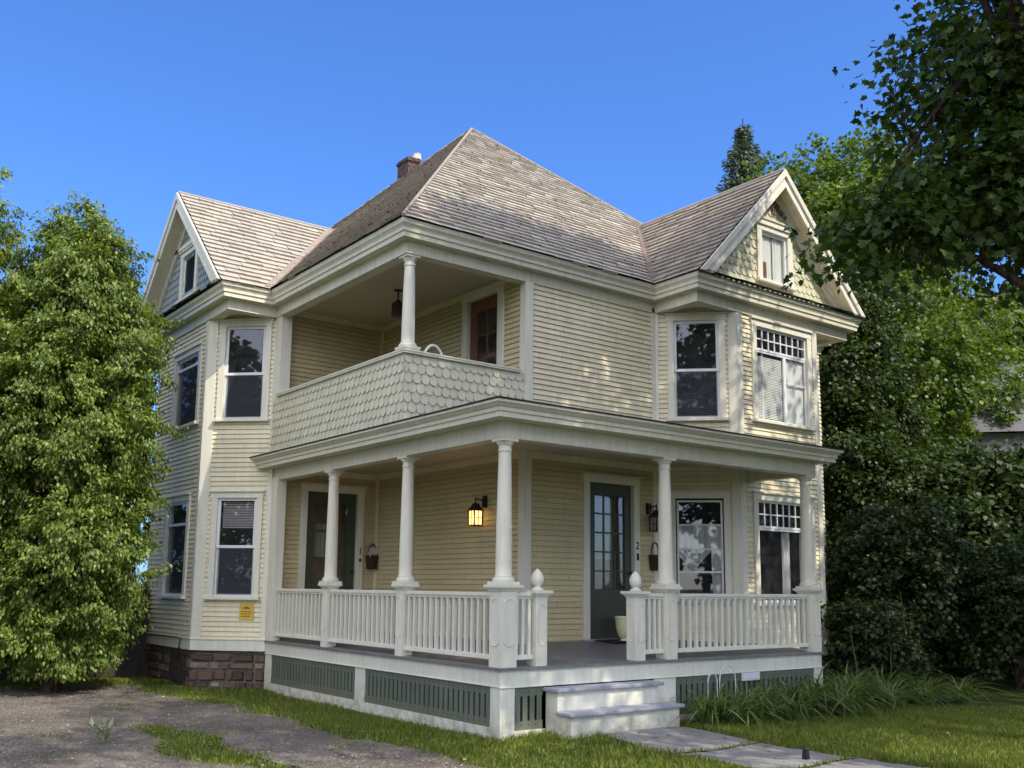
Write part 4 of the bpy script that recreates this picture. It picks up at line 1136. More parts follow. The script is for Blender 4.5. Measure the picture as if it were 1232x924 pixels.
# glazed urn on the deck by the right door
t = thing('urn_planter', (3.80, 1.93, .922), 'pale yellow urn on a white foot standing before the green door', 'planter')
mb = MB(); cx, cy, z = 3.80, 1.93, .918
mb.lathe(cx, cy, [(.085, z + .055), (.10, z + .075), (.125, z + .14), (.142, z + .22), (.148, z + .30), (.150, z + .335), (.160, z + .345), (.160, z + .375), (.143, z + .375), (.135, z + .33), (.02, z + .30)], 28)
child(mb, 'bowl', M['urn'], t, ang=40)
mb = MB(); mb.lathe(cx, cy, [(.088, z), (.09, z + .015), (.07, z + .03), (.06, z + .045), (.07, z + .056)], 24); child(mb, 'foot', M['urnfoot'], t, ang=40)
mb = MB(); mb.box(3.35, 4.2, 1.70, 2.12, .9245, .9345)
o = mb.build('door_mat', plain('dark_mat_fibre', (.03, .03, .032), .95, .1, 0, 120, .5)); o.rotation_euler = (0, 0, 0); tag(o, 'dark flat door mat under the pale yellow urn', 'mat')
for v in o.data.vertices: v.co.z += (v.co.y - 1.93) * .053

# white tube-framed chair on the balcony: its curved back shows above the parapet
t = thing('balcony_chair', (.62, 2.75, 4.0), 'white tubular chair whose curved back tops the balcony rail', 'chair')
mb = MB(); mb.tube([(.43 + .17 * (1 - math.cos(a)), 2.50, 4.86 + .27 * math.sin(a)) for a in [PI * k / 14 for k in range(15)]], .020, 8)
mb.tube([(.43, 2.50, 4.86), (.43, 2.56, 4.02)], .018, 8); mb.tube([(.77, 2.50, 4.86), (.77, 2.56, 4.02)], .018, 8)
mb.fbox(Frame((.45, 2.5), (.75, 2.5)), 0, .30, 4.5, 4.95, -.01, .01)
child(mb, 'chair_back', M['white'], t, smooth=False)
mb = MB(); mb.box(.42, .78, 2.54, 2.98, 4.42, 4.45); child(mb, 'seat', M['white'], t, bv=.01)
for x, y in ((.44, 2.95), (.76, 2.95)):
    mb = MB(); mb.tube([(x, y, 4.42), (x, y, 4.003)], .016, 8); child(mb, 'leg', M['white'], t)

# ================================================================== GROUND
def gh(x, y):
    return .055 * np.exp(-((x - 1.6) / 1.3) ** 2 - ((y + .45) / .8) ** 2) + .012 * np.sin(x * 1.7 + y * .9) * np.cos(y * 1.3 - x * .4)
def smooth_noise(x, y, s=1.0):
    return (np.sin(x * 1.9 * s + 1.3 * np.sin(y * 1.1 * s)) + np.sin(y * 2.3 * s + 1.7 * np.sin(x * .9 * s + 2)) + .6 * np.sin((x + y) * 4.1 * s)) / 2.6
def sheet(name, xs, ys, zoff, mat, keep=None, kind='structure', label=None, cat=None):
    X, Y = np.meshgrid(xs, ys); Z = gh(X, Y) + zoff
    V = np.stack([X, Y, Z], -1).reshape(-1, 3); nx, ny = len(xs), len(ys); f = []
    for j in range(ny - 1):
        for i in range(nx - 1):
            if keep is None or keep((xs[i] + xs[i + 1]) / 2, (ys[j] + ys[j + 1]) / 2):
                f.append((j * nx + i, j * nx + i + 1, (j + 1) * nx + i + 1, (j + 1) * nx + i))
    used = sorted({k for q in f for k in q}); mp = {k: i for i, k in enumerate(used)}
    me = bpy.data.meshes.new(name); me.from_pydata([tuple(V[k]) for k in used], [], [tuple(mp[k] for k in q) for q in f])
    me.materials.append(mat); me.polygons.foreach_set('use_smooth', [True] * len(f)); me.update()
    o = bpy.data.objects.new(name, me); COL.objects.link(o); o['kind'] = kind
    if label: o['label'] = label
    if cat: o['category'] = cat
    return o
def grad_axis(lo, hi, step, far):
    a = list(np.arange(lo, hi + 1e-6, step)); d = step; x = hi
    while x < far: d *= 1.6; x += d; a.append(x)
    d = step; x = lo; pre = []
    while x > -far: d *= 1.6; x -= d; pre.append(x)
    return np.array(pre[::-1] + a)
def groundmat():
    m, nt, out = _mat('lawn_soil')
    n1 = noise(nt, .8, 5, .65, pos(nt)); n2 = noise(nt, 30, 4, .7, pos(nt))
    c = ramp(nt, n1.outputs[0], [(.3, (.045, .062, .018)), (.55, (.06, .08, .024)), (.75, (.10, .085, .045))])
    v = ramp(nt, n2.outputs[0], [(.2, (.45,) * 3), (.8, (1.2,) * 3)])
    bsdf(nt, out, mixc(nt, 1, c, v, 'MULTIPLY'), .95, .05, bump=n2.outputs[0], bstr=.8, bdist=.03); return m
def gravelmat():
    m, nt, out = _mat('gravel_surface')
    n1 = noise(nt, .9, 5, .6, pos(nt)); vo = nt.nodes.new('ShaderNodeTexVoronoi'); vo.inputs['Scale'].default_value = 42
    nt.links.new(pos(nt), vo.inputs['Vector']); n3 = noise(nt, 160, 3, .6, pos(nt))
    c = ramp(nt, n1.outputs[0], [(.28, (.11, .097, .085)), (.5, (.195, .172, .15)), (.75, (.32, .285, .25))])
    v = ramp(nt, vo.outputs['Color'], [(.1, (.55,) * 3), (.9, (1.15,) * 3)]); v2 = ramp(nt, n3.outputs[0], [(.25, (.6,) * 3), (.75, (1.15,) * 3)])
    c = mixc(nt, 1, c, v, 'MULTIPLY'); c = mixc(nt, 1, c, v2, 'MULTIPLY')
    bsdf(nt, out, c, .95, .1, bump=vo.outputs['Distance'], bstr=.9, bdist=.02); return m
def concmat():
    m, nt, out = _mat('worn_concrete')
    n1 = noise(nt, 1.4, 6, .65, pos(nt)); n2 = noise(nt, 55, 4, .7, pos(nt)); n3 = noise(nt, 6, 5, .7, pos(nt), .8)
    c = ramp(nt, n1.outputs[0], [(.3, (.20, .197, .19)), (.7, (.29, .283, .27))])
    v = ramp(nt, n2.outputs[0], [(.25, (.7,) * 3), (.75, (1.1,) * 3)]); k = ramp(nt, n3.outputs[0], [(.36, (.45,) * 3), (.43, (1,) * 3)])
    c = mixc(nt, 1, c, v, 'MULTIPLY'); c = mixc(nt, .7, c, k, 'MULTIPLY')
    bsdf(nt, out, c, .9, .15, bump=n2.outputs[0], bstr=.5, bdist=.006); return m
GM = groundmat()
sheet('ground', grad_axis(-9, 11, .25, 700), grad_axis(-9, 11, .25, 700), -.004, GM)
def drive(x, y):
    nz = .22 * float(smooth_noise(np.array(x), np.array(y)))
    if y > 8.6 + nz or y < -9: return False
    right = -1.45 + nz if y > 5 else (-1.15 + nz + .05 * y * 0)
    if y < 1: right = -1.0 + nz + (1 - y) * .02
    left = -7.2 + nz
    if not (left < x < right): return False
    # worn grass strip between the wheel tracks
    m = abs(x + 2.75 + .15 * math.sin(y)) < .30 + .25 * float(smooth_noise(np.array(x * 1.7), np.array(y * .8)))
    return not (m and y < 3.4)
sheet('driveway', np.arange(-8, 0, .07), np.arange(-9, 9.2, .07), .004, gravelmat(), drive)
def walk(x, y):
    nz = .05 * float(smooth_noise(np.array(x * 2), np.array(y * 2)))
    if any(abs(y - j + .03 * math.sin(x * 5)) < .022 for j in (-1.72, -2.94, -4.16, -5.38, -6.6)): return False
    return 1.02 + nz < x < 2.42 + nz and y < -.50 + nz * .5
sheet('walkway', np.arange(.8, 2.7, .04), np.arange(-9, -.4, .03), .010, concmat(), walk)

# ------------------------------------------------------------------ leaf / blade meshes
def fast_mesh(name, V, per, mat, parent=None, smooth=False):
    """n polygons of `per` vertices each, V is (n, per, 3)"""
    n = len(V); me = bpy.data.meshes.new(name)
    me.vertices.add(n * per); me.vertices.foreach_set('co', V.astype(np.float32).ravel())
    me.loops.add(n * per); me.loops.foreach_set('vertex_index', np.arange(n * per, dtype=np.int32))
    me.polygons.add(n); me.polygons.foreach_set('loop_start', np.arange(0, n * per, per, dtype=np.int32))
    me.update(calc_edges=True); me.materials.append(mat)
    o = bpy.data.objects.new(name, me); COL.objects.link(o)
    if parent is not None: o.parent = parent
    return o
def unit(a): return a / (np.linalg.norm(a, axis=-1, keepdims=True) + 1e-9)
KITE = [(0, 0), (.42, .5), (1, 0), (.42, -.5)]
OVAL = [(0, 0), (.25, .38), (.6, .42), (1, 0), (.6, -.42), (.25, -.38)]
MAPLE = [(0, .05), (.10, .42), (.34, .30), (.42, .62), (.62, .34), (.70, .20), (1, 0), (.70, -.20), (.62, -.34), (.42, -.62), (.34, -.30), (.10, -.42)]
def leaves(name, P, D, Nn, L, mat, parent, shape=KITE, aspect=1.0, fold=.10):
    D = unit(D); S = unit(np.cross(D, Nn)); U = np.cross(S, D)
    V = []
    for a, b in shape:
        V.append(P + D * (a * L)[:, None] + S * (b * L * aspect)[:, None] + U * ((abs(b) * fold - .12 * a * a) * L)[:, None])
    return fast_mesh(name, np.stack(V, 1), len(shape), mat, parent)
def blob_points(blobs, n, rng, lo=.55):
    """clump centres through the outer part of ellipsoids ((cx,cy,cz),(rx,ry,rz)) with their outward directions"""
    C = np.array([b[0] for b in blobs], float); R = np.array([b[1] for b in blobs], float)
    wgt = (R.prod(1)) ** (2 / 3) * np.array([b[2] if len(b) > 2 else 1.0 for b in blobs]); k = rng.choice(len(blobs), n, p=wgt / wgt.sum())
    d = unit(rng.normal(size=(n, 3))); r = lo + (1 - lo) * rng.random(n) ** .6
    bump = 1 + .16 * np.sin(d[:, 0] * 7 + k) * np.sin(d[:, 2] * 6 + 2 * k) + .10 * rng.normal(size=n)
    return C[k] + d * R[k] * (r * bump)[:, None], d
def crown(name, blobs, clumps, per, size, mat, parent, rng, sig=.22, shape=KITE, aspect=1.0, droop=.35, lo=.55, flat=.6, zmin=.25, fold=.14, spread=.6):
    c, d = blob_points(blobs, clumps, rng, lo)
    n = clumps * per; C = np.repeat(c, per, 0); Dd = np.repeat(d, per, 0)
    # leaves hang along short twigs so that a clump reads as a spray
    tw = unit(d + rng.normal(size=d.shape) * .45 + np.array((0, 0, -droop * .5))); T = np.repeat(tw, per, 0)
    P = C + T * (rng.random((n, 1)) * sig * 2.2 - sig * .6) + rng.normal(size=(n, 3)) * sig * np.array((.5, .5, .5 * flat))
    D = T * .7 + rng.normal(size=(n, 3)) * spread + np.array((0, 0, -droop))
    Nn = np.array((0, 0, .9)) + Dd * .45 + rng.normal(size=(n, 3)) * .45
    L = size * rng.uniform(.65, 1.3, n)
    ok = P[:, 2] > zmin
    return leaves(name, P[ok], D[ok], Nn[ok], L[ok], mat, parent, shape, aspect, fold)
def limbs(mb, base, top, r0, targets, rng, r1=.4, sides=10, start=.35, wob=.12):
    base = np.array(base, float); top = np.array(top, float); n = 9
    pts = [base + (top - base) * k / (n - 1) + (rng.normal(size=3) * np.array((wob, wob, 0)) * (k > 0)) for k in range(n)]
    mb.tube(pts, [r0 * (1.25 if k == 0 else 1) * (1 - (1 - r1) * k / (n - 1)) for k in range(n)], sides)
    for t in targets:
        t = np.array(t, float); f = start + (1 - start) * rng.random() * .75
        i = min(n - 2, int(f * (n - 1))); a = pts[i] + (pts[i + 1] - pts[i]) * (f * (n - 1) - i)
        m = (a + t) / 2 + np.array((0, 0, .12)) * np.linalg.norm(t - a) + rng.normal(size=3) * .12
        q = [a * (1 - s) ** 2 + 2 * m * s * (1 - s) + t * s * s for s in np.linspace(0, 1, 6)]
        ra = r0 * (1 - (1 - r1) * f) * rng.uniform(.32, .5); mb.tube(q, [ra * (1 - .8 * s) for s in np.linspace(0, 1, 6)], 7)
        for _ in range(3):
            s = rng.uniform(.35, .9); p = q[int(s * 5)]; e = p + unit(rng.normal(size=3) + (t - a) / np.linalg.norm(t - a) * .8) * rng.uniform(.4, 1.0)
            mb.tube([p, (p + e) / 2 + rng.normal(size=3) * .06, e], [ra * .3, ra * .2, ra * .06], 5)
def tree(name, label, cat, base, top, r0, blobs, clumps, per, size, mat, bark, seed, group=None, **kw):
    rng = np.random.default_rng(seed)
    t = thing(name, base, label, cat, group); off = np.array(base, float)
    mb = MB(); lk = {k: kw.pop(k) for k in ('r1', 'start', 'wob') if k in kw}
    limbs(mb, (0, 0, -.1), np.array(top) - off, r0, [np.array(b[0]) - off for b in blobs], rng, **lk)
    o = mb.build('trunk', bark, t, smooth=True)
    crown('crown', [(np.array(b[0]) - off, *b[1:]) for b in blobs], clumps, per, size, mat, t, rng, zmin=.25 - off[2], **kw)
    return t
def local_blobs(rng, base, h0, h1, r, n, taper=1.0, jit=.35):
    """blobs stacked round a trunk from h0 to h1, r(t) radius"""
    out = []
    for k in range(n):
        t = (k + .5) / n; rr = r(t); z = h0 + (h1 - h0) * t; a = rng.random() * 2 * PI; d = rr * jit
        out.append(((base[0] + d * math.cos(a), base[1] + d * math.sin(a), z), (rr * rng.uniform(.75, .95), rr * rng.uniform(.75, .95), (h1 - h0) / n * rng.uniform(.8, 1.15))))
    return out
LM = {}
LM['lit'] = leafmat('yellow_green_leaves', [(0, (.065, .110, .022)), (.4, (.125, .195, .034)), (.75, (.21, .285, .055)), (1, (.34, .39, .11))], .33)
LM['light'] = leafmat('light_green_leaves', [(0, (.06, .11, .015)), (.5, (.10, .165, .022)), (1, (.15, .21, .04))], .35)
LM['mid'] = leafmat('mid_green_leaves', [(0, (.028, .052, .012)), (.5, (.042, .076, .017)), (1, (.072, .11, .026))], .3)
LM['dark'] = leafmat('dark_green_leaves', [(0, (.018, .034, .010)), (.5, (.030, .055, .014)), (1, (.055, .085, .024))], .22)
LM['maple'] = leafmat('maple_leaves', [(0, (.032, .066, .010)), (.5, (.052, .098, .015)), (1, (.085, .135, .025))], .28)
LM['spruce'] = leafmat('blue_spruce_needles', [(0, (.07, .095, .06)), (.6, (.13, .17, .12)), (1, (.22, .26, .2))], .1)
LM['lily'] = leafmat('lily_blades', [(0, (.07, .11, .025)), (.6, (.12, .19, .05)), (1, (.22, .29, .10))], .25, patch=.3)
LM['grass'] = leafmat('grass_blades', [(0, (.11, .15, .024)), (.6, (.19, .25, .04)), (.92, (.26, .31, .06)), (1, (.34, .30, .12))], .3, patch=.6)

# ------------------------------------------------------------------ trees and shrubs
rng = np.random.default_rng(5)
def hedge_tree(base, h, r, seed, label, mat, size=.072, clumps=1900, per=76, name='hedge_tree', group=None, lean=0):
    rg = np.random.default_rng(seed); bl = []; nb = 95
    for k in range(nb):
        t = (k + .5) / nb; prof = min(1, (1.01 - t) * 3.6) ** .5 * min(1, .62 + 2.2 * t)
        a = k * 2.39996 + rg.normal() * .25; s = rg.uniform(.26, .40) * r; d = max(0, r * prof - s) * rg.uniform(.72, 1.06)
        bl.append(((base[0] + d * math.cos(a) + lean * t, base[1] + d * math.sin(a), .55 + (h - .85) * t), (s, s, s * rg.uniform(.7, 1.1))))
    return tree(name, label, 'tree', base, (base[0] + lean, base[1], h * .9), .13, bl, clumps, per, size, mat, M['bark'], seed, group, sig=.14, droop=.75, lo=.40, start=.06, aspect=.55, spread=.38)
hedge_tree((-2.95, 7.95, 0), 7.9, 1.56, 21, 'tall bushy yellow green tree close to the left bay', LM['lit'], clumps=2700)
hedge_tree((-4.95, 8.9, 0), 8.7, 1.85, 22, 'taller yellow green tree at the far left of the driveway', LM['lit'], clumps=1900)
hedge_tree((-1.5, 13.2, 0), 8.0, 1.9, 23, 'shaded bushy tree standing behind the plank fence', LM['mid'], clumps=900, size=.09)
# maple at the right edge: dark crown over the lawn
MBASE = (5.9, -5.0, 0)
mb_bl = [((4.3, -3.0, 13.3), (1.7, 1.1, .75), 4), ((2.9, -2.9, 13.0), (1.2, .9, .55), 4), ((5.6, -3.2, 13.4), (1.2, 1.0, .7), 4), ((4.81, -4.33, 7.48), (1.18, 1.26, 0.76)), ((2.72, -3.02, 5.72), (0.40, 0.40, 0.22), 3.2), ((3.10, -3.25, 5.9), (0.5, 0.5, 0.30), 2.6), ((3.6, -3.5, 6.15), (0.65, 0.65, 0.40), 1.8), ((4.1, -3.85, 6.4), (0.8, 0.8, 0.5)), ((4.56, -3.83, 6.42), (1.01, 0.92, 0.68)), ((4.65, -4.25, 6.76), (1.09, 1.09, 0.76)),
         ((4.48, -4.00, 8.15), (0.76, 0.84, 0.45)), ((4.98, -3.41, 8.15), (1.26, 1.34, 0.83)), ((5.57, -4.59, 7.34), (1.43, 1.26, 1.06)), ((5.65, -3.33, 6.50), (1.09, 0.84, 0.68)), ((6.16, -4.25, 6.76), (1.18, 1.18, 0.83)),
         ((4.9, -3.2, 11.0), (1.8, 1.6, 1.0), 0.11), ((6.8, -3.1, 10.3), (.9, 1.0, .7), 0.11), ((5.0, -3.4, 13.0), (1.4, 1.7, 1.4), 0.42), ((3.6, -3.4, 12.4), (1.7, 1.7, 1.1), 0.11), ((3.2, -4.4, 14.0), (1.7, 1.7, 1.2), 0.42),
         ((6.5, -5.5, 10.2), (2.2, 1.8, 1.5), 0.11), ((6.41, -6.77, 7.98), (1.85, 1.68, 1.36))]
tree('maple_tree', 'dark maple leaning its leafy branches over the right gable', 'tree', MBASE, (4.15, -3.72, 11.5), .20, mb_bl, 1550, 32, .104, LM['maple'], M['bark'], 31, sig=.34, shape=MAPLE, aspect=.95, droop=.45, lo=.25, start=.35, wob=.05, fold=.28)
# street trees outside the frame that shade the front of the house
def street_tree(base, h0, h1, r, seed, label, n=12, clumps=900, extra=()):
    rg = np.random.default_rng(seed); bl = []
    for k in range(n):
        a = k * 2.4; t = (k + .5) / n; rr = r * (.35 + .55 * math.sin(PI * (.15 + .8 * t)))
        bl.append(((base[0] + rr * math.cos(a) * .75, base[1] + rr * math.sin(a) * .75, h0 + (h1 - h0) * t), (r * .42, r * .42, (h1 - h0) * .13)))
    bl += list(extra)
    return tree('street_tree', label, 'tree', base, (base[0] + .3, base[1], h1 * .85), .32, bl, clumps, 24, .15, LM['dark'], M['barkg'], seed, 'trees along the street', sig=.36, shape=OVAL, aspect=1.0, lo=.2, start=.5)
street_tree((3.4, -8.0, 0), 9.2, 17.0, 4.3, 41, 'street tree with a high crown nearest the walkway', extra=[((-.3, -8.4, 13.2), (1.3, 1.2, .8)), ((-1.7, -9.3, 14.6), (1.2, 1.1, .7)), ((.2, -9.6, 15.5), (1.2, 1.2, .8)), ((-2.6, -8.6, 13.0), (.9, .9, .5))])
street_tree((10.5, -9.0, 0), 6.5, 14.5, 4.6, 42, 'street tree with a broad crown beyond the maple', n=9, clumps=620)

# the far side of the street, seen in the window panes
for k, (x, y, h, r) in enumerate([(-20, -27, 17, 4.6), (-11, -29, 18, 5), (-1, -28, 15.5, 4.6), (9, -29, 18, 5), (19, -27, 15, 4.6), (-27, -14, 17, 4.8), (-25, -2, 12.6, 3.8), (-27, 11, 11.5, 3.8)]):
    rg = np.random.default_rng(200 + k); bl = []
    for j in range(12):
        t_ = (j + .5) / 12; a = j * 2.4; rr = r * math.sin(PI * (.2 + .7 * t_)); bl.append(((x + rr * .6 * math.cos(a), y + rr * .6 * math.sin(a), h * (.2 + .75 * t_)), (r * .45, r * .45, h * .11)))
    tree('street_tree', 'round crowned tree across the street from the house', 'tree', (x, y, 0), (x, y, h * .8), .25, bl, 420, 22, .32, LM['mid'], M['barkg'], 200 + k, 'trees across the street', sig=.4, shape=OVAL, lo=.3, start=.3)
for k, (x, y, h, r, lb) in enumerate([(19, -7.5, 15, 4.2, 'tall tree by the street at the end of the lawn'), (27, -13, 16, 4.6, 'tall tree further along the street'), (24, -4.5, 13, 3.6, 'tree between the neighbour house and the street')]):
    rg = np.random.default_rng(230 + k); bl = []
    for j in range(14):
        t_ = (j + .5) / 14; a = j * 2.4; rr = r * math.sin(PI * (.15 + .75 * t_)); bl.append(((x + rr * .6 * math.cos(a), y + rr * .6 * math.sin(a), h * (.1 + .85 * t_)), (r * .45, r * .45, h * .10)))
    tree('street_tree', lb, 'tree', (x, y, 0), (x, y, h * .8), .25, bl, 520, 22, .30, LM['mid'], M['barkg'], 230 + k, 'trees along the street', sig=.4, shape=OVAL, lo=.3, start=.3)
mb = MB(); mb.face([(-200, -21, .006), (200, -21, .006), (200, -14, .006), (-200, -14, .006)])
tag(mb.build('road', plain('street_asphalt', (.055, .055, .058), .9, .15, 0, 25, .35)), kind='structure')

# trees behind and beside the house on the right
def mass_tree(base, h, r, seed, label, mat, name='garden_tree', h0=.25, clumps=1500, per=36, size=.12, nb=16, squash=1.0, group=None, sh=OVAL):
    rg = np.random.default_rng(seed); bl = []
    for k in range(nb):
        t = (k + .5) / nb; a = k * 2.4 + rg.random(); rr = r * math.sin(PI * (.18 + .74 * t)) ** .8
        bl.append(((base[0] + rr * .62 * math.cos(a), base[1] + rr * .62 * math.sin(a), h * (h0 + (1 - h0) * t) - .1 * h), (r * .45, r * .45, h * .10)))
    return tree(name, label, 'tree', base, (base[0], base[1], h * .8), .06 + .022 * h, bl, clumps, per, size, mat, M['barkg'], seed, group, sig=.28, shape=sh, aspect=.95, lo=.35, start=.2)
mass_tree((17.8, 7.3, 0), 15.6, 3.6, 51, 'tall light green tree rising behind the right gable', LM['light'], clumps=3300, size=.13)
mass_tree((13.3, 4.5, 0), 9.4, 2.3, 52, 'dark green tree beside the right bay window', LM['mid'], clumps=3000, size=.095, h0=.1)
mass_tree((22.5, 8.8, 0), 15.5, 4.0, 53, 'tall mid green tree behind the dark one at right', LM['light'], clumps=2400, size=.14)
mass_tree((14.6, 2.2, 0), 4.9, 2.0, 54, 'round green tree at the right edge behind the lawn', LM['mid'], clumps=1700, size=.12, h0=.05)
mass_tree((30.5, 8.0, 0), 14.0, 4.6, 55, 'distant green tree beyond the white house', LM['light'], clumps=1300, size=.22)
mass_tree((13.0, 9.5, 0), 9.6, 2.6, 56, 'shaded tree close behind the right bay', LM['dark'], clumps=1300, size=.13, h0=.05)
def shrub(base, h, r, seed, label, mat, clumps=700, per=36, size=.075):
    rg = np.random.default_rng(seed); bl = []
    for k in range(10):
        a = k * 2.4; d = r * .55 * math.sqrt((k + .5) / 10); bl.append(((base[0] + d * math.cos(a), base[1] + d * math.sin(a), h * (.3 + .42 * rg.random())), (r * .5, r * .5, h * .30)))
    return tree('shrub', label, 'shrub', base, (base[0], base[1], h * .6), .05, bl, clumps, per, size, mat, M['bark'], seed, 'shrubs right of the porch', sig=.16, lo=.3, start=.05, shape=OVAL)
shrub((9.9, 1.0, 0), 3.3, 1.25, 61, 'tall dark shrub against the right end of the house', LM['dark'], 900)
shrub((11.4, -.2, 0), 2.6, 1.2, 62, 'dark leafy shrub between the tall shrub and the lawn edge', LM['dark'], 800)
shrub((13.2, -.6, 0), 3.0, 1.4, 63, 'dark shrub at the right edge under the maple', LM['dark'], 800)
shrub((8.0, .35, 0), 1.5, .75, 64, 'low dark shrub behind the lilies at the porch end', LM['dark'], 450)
# spruce far behind the roof
rg = np.random.default_rng(71); SB = (25.25, 16.75, 0); t = thing('spruce_tree', SB, 'grey green spruce tip showing above the roof ridge', 'tree'); H = 21.9
mb = MB(); mb.tube([(0, 0, 0), (0, 0, H * .5), (0, 0, H)], [.32, .18, .02], 10)
PP, DD, NN = [], [], []
for k in range(70):
    z = 1.5 + (H - 1.7) * (k / 70) ** .9; ln = max(.22, (H - z) * .27 + .2) * rg.uniform(.7, 1.2)
    for j in range(9):
        a = j * .698 + k * 1.1 + rg.random() * .4; l = ln * rg.uniform(.75, 1.1); d = np.array((math.cos(a), math.sin(a), -.12 + .35 * (z / H)))
        e = np.array((0, 0, z)) + d * l; mb.tube([(0, 0, z), tuple(e)], [.03, .008], 5, cap=False)
        m = int(12 + 34 * l); s = rg.random(m) ** .7; side = np.array((-d[1], d[0], 0))
        PP.append(np.array((0, 0, z)) + d * (s * l)[:, None] + side * (rg.normal(size=m) * .22 * l * (1.1 - s))[:, None] + np.array((0, 0, -1)) * (rg.random(m) * .25)[:, None])
        DD.append(d * .7 + rg.normal(size=(m, 3)) * .45 + np.array((0, 0, -.35))); NN.append(np.array((0, 0, 1.0)) + rg.normal(size=(m, 3)) * .5)
mb.build('trunk', M['bark'], t)
PP = np.concatenate(PP); leaves('crown', PP, np.concatenate(DD), np.concatenate(NN), rg.uniform(.12, .26, len(PP)), LM['spruce'], t, KITE, .45)

# day lilies along the porch
def lily_clump(x, y, seed, label, n=70, h=.62, name='daylily'):
    rg = np.random.default_rng(seed); mb = MB(); z0 = float(gh(np.array(x), np.array(y)))
    t = thing(name, (x, y, z0), label, 'plant', 'day lilies in front of the porch')
    for k in range(n):
        a = rg.random() * 2 * PI; l = h * rg.uniform(.7, 1.35); r0 = rg.random() * .14; bend = rg.uniform(.85, 1.75); wd = rg.uniform(.008, .015)
        p0 = np.array((r0 * math.cos(a + 1), r0 * math.sin(a + 1), 0)); dr = np.array((math.cos(a), math.sin(a), 0)); sd = np.array((-dr[1], dr[0], 0)); pr = None
        tw = rg.normal() * .3
        for s in range(8):
            q = s / 7; ang = bend * q * 1.75; c = p0 + dr * l * (.16 * q + .62 * q * q * bend) + np.array((0, 0, l * (1.25 * q - .72 * q * q * bend)))
            w_ = wd * (1.15 - q ** 2 * 1.1); cur = (c - sd * w_ + np.array((0, 0, .3 * w_)), c, c + sd * w_ + np.array((0, 0, .3 * w_)))
            if pr is not None:
                i = len(mb.v); mb.v += [tuple(v) for v in (*pr, *cur)]
                mb.f += [(i, i + 1, i + 4, i + 3), (i + 1, i + 2, i + 5, i + 4)]; mb.m += [0, 0]; mb.uv += [[(0, 0)] * 4] * 2
            pr = cur
    mb.build('leaf_blades', LM['lily'], t, smooth=True)
lil = [(2.95, -.42, .66), (3.35, -.30, .70), (3.25, -.72, .60), (3.85, -.42, .74), (4.35, -.30, .80), (4.3, -.75, .62), (4.9, -.40, .85), (5.4, -.32, .92), (5.35, -.80, .70), (5.95, -.45, .88), (6.45, -.28, .90), (6.5, -.85, .70), (7.1, -.35, .85), (7.2, -.9, .66), (7.9, -.5, .75), (8.5, -.8, .66)]
wh = ['leftmost day lily clump, hard against the porch steps', 'second day lily clump from the steps, near the skirt', 'low day lily clump in front, next to the steps', 'day lily clump in front of the small skirt vent', 'day lily clump just right of the skirt vent', 'front row day lily clump at the middle of the bed', 'day lily clump under the middle of the right railing', 'tall day lily clump before the end of the porch', 'front row day lily clump before the right column', 'tall day lily clump at the foot of the right column', 'tall day lily clump just past the porch end', 'front row day lily clump past the porch end', 'day lily clump between porch end and low shrub', 'low front day lily clump toward the shrubs', 'day lily clump before the low dark shrub', 'rightmost day lily clump in the bed']
for k, ((x, y, h), lb) in enumerate(zip(lil, wh)): lily_clump(x, y, 100 + k, lb, int(62 + 24 * h), h * .92)
for k, (x, y, h, lb) in enumerate([(7.55, -.15, 1.55, 'tallest bare stalk among the lilies by the porch end'), (8.1, -.1, 1.7, 'bare stalk in front of the tall dark shrub'), (6.7, -.1, 1.1, 'short bare stalk close to the right column')]):
    mb = MB(); mb.tube([(x, y, 0), (x + .03, y, h * .5), (x + .01 - .04 * k, y + .03, h)], [.008, .006, .003], 6); tag(mb.build('dry_stalk', M['stem']), lb, 'stalk', 'dry stalks by the porch')
# wire hoops of a bed edging
for k, (x, y, r, lb) in enumerate([(3.72, -.12, .16, 'larger white wire hoop before the porch skirt'), (3.42, -.12, .09, 'smaller white wire hoop left of the larger one')]):
    mb = MB(); mb.tube([(x + r * math.cos(a), y, .50 + r * 1.3 * math.sin(a)) for a in [PI * j / 12 for j in range(13)]], .009, 6); mb.tube([(x - r, y, .5), (x - r, y, 0)], .007, 6); mb.tube([(x + r, y, .5), (x + r, y, 0)], .007, 6)
    tag(mb.build('wire_hoop', M['wire']), lb, 'hoop', 'wire bed edging')
mb = MB(); mb.solid([(1.93 + .03 * a, -2.66 + .03 * b, 0) for a, b in ((-1, -1), (1, -1), (1, 1), (-1, 1))], [(1.93 + .022 * a, -2.66 + .022 * b, .10) for a, b in ((-1, -1), (1, -1), (1, 1), (-1, 1))])
mb.lathe(1.93, -2.66, [(.03, .10), (.034, .108), (.022, .125), (.004, .13)], 12)
tag(mb.build('marker_stake', M['stake']), 'short black stake beside the concrete walkway', 'stake')

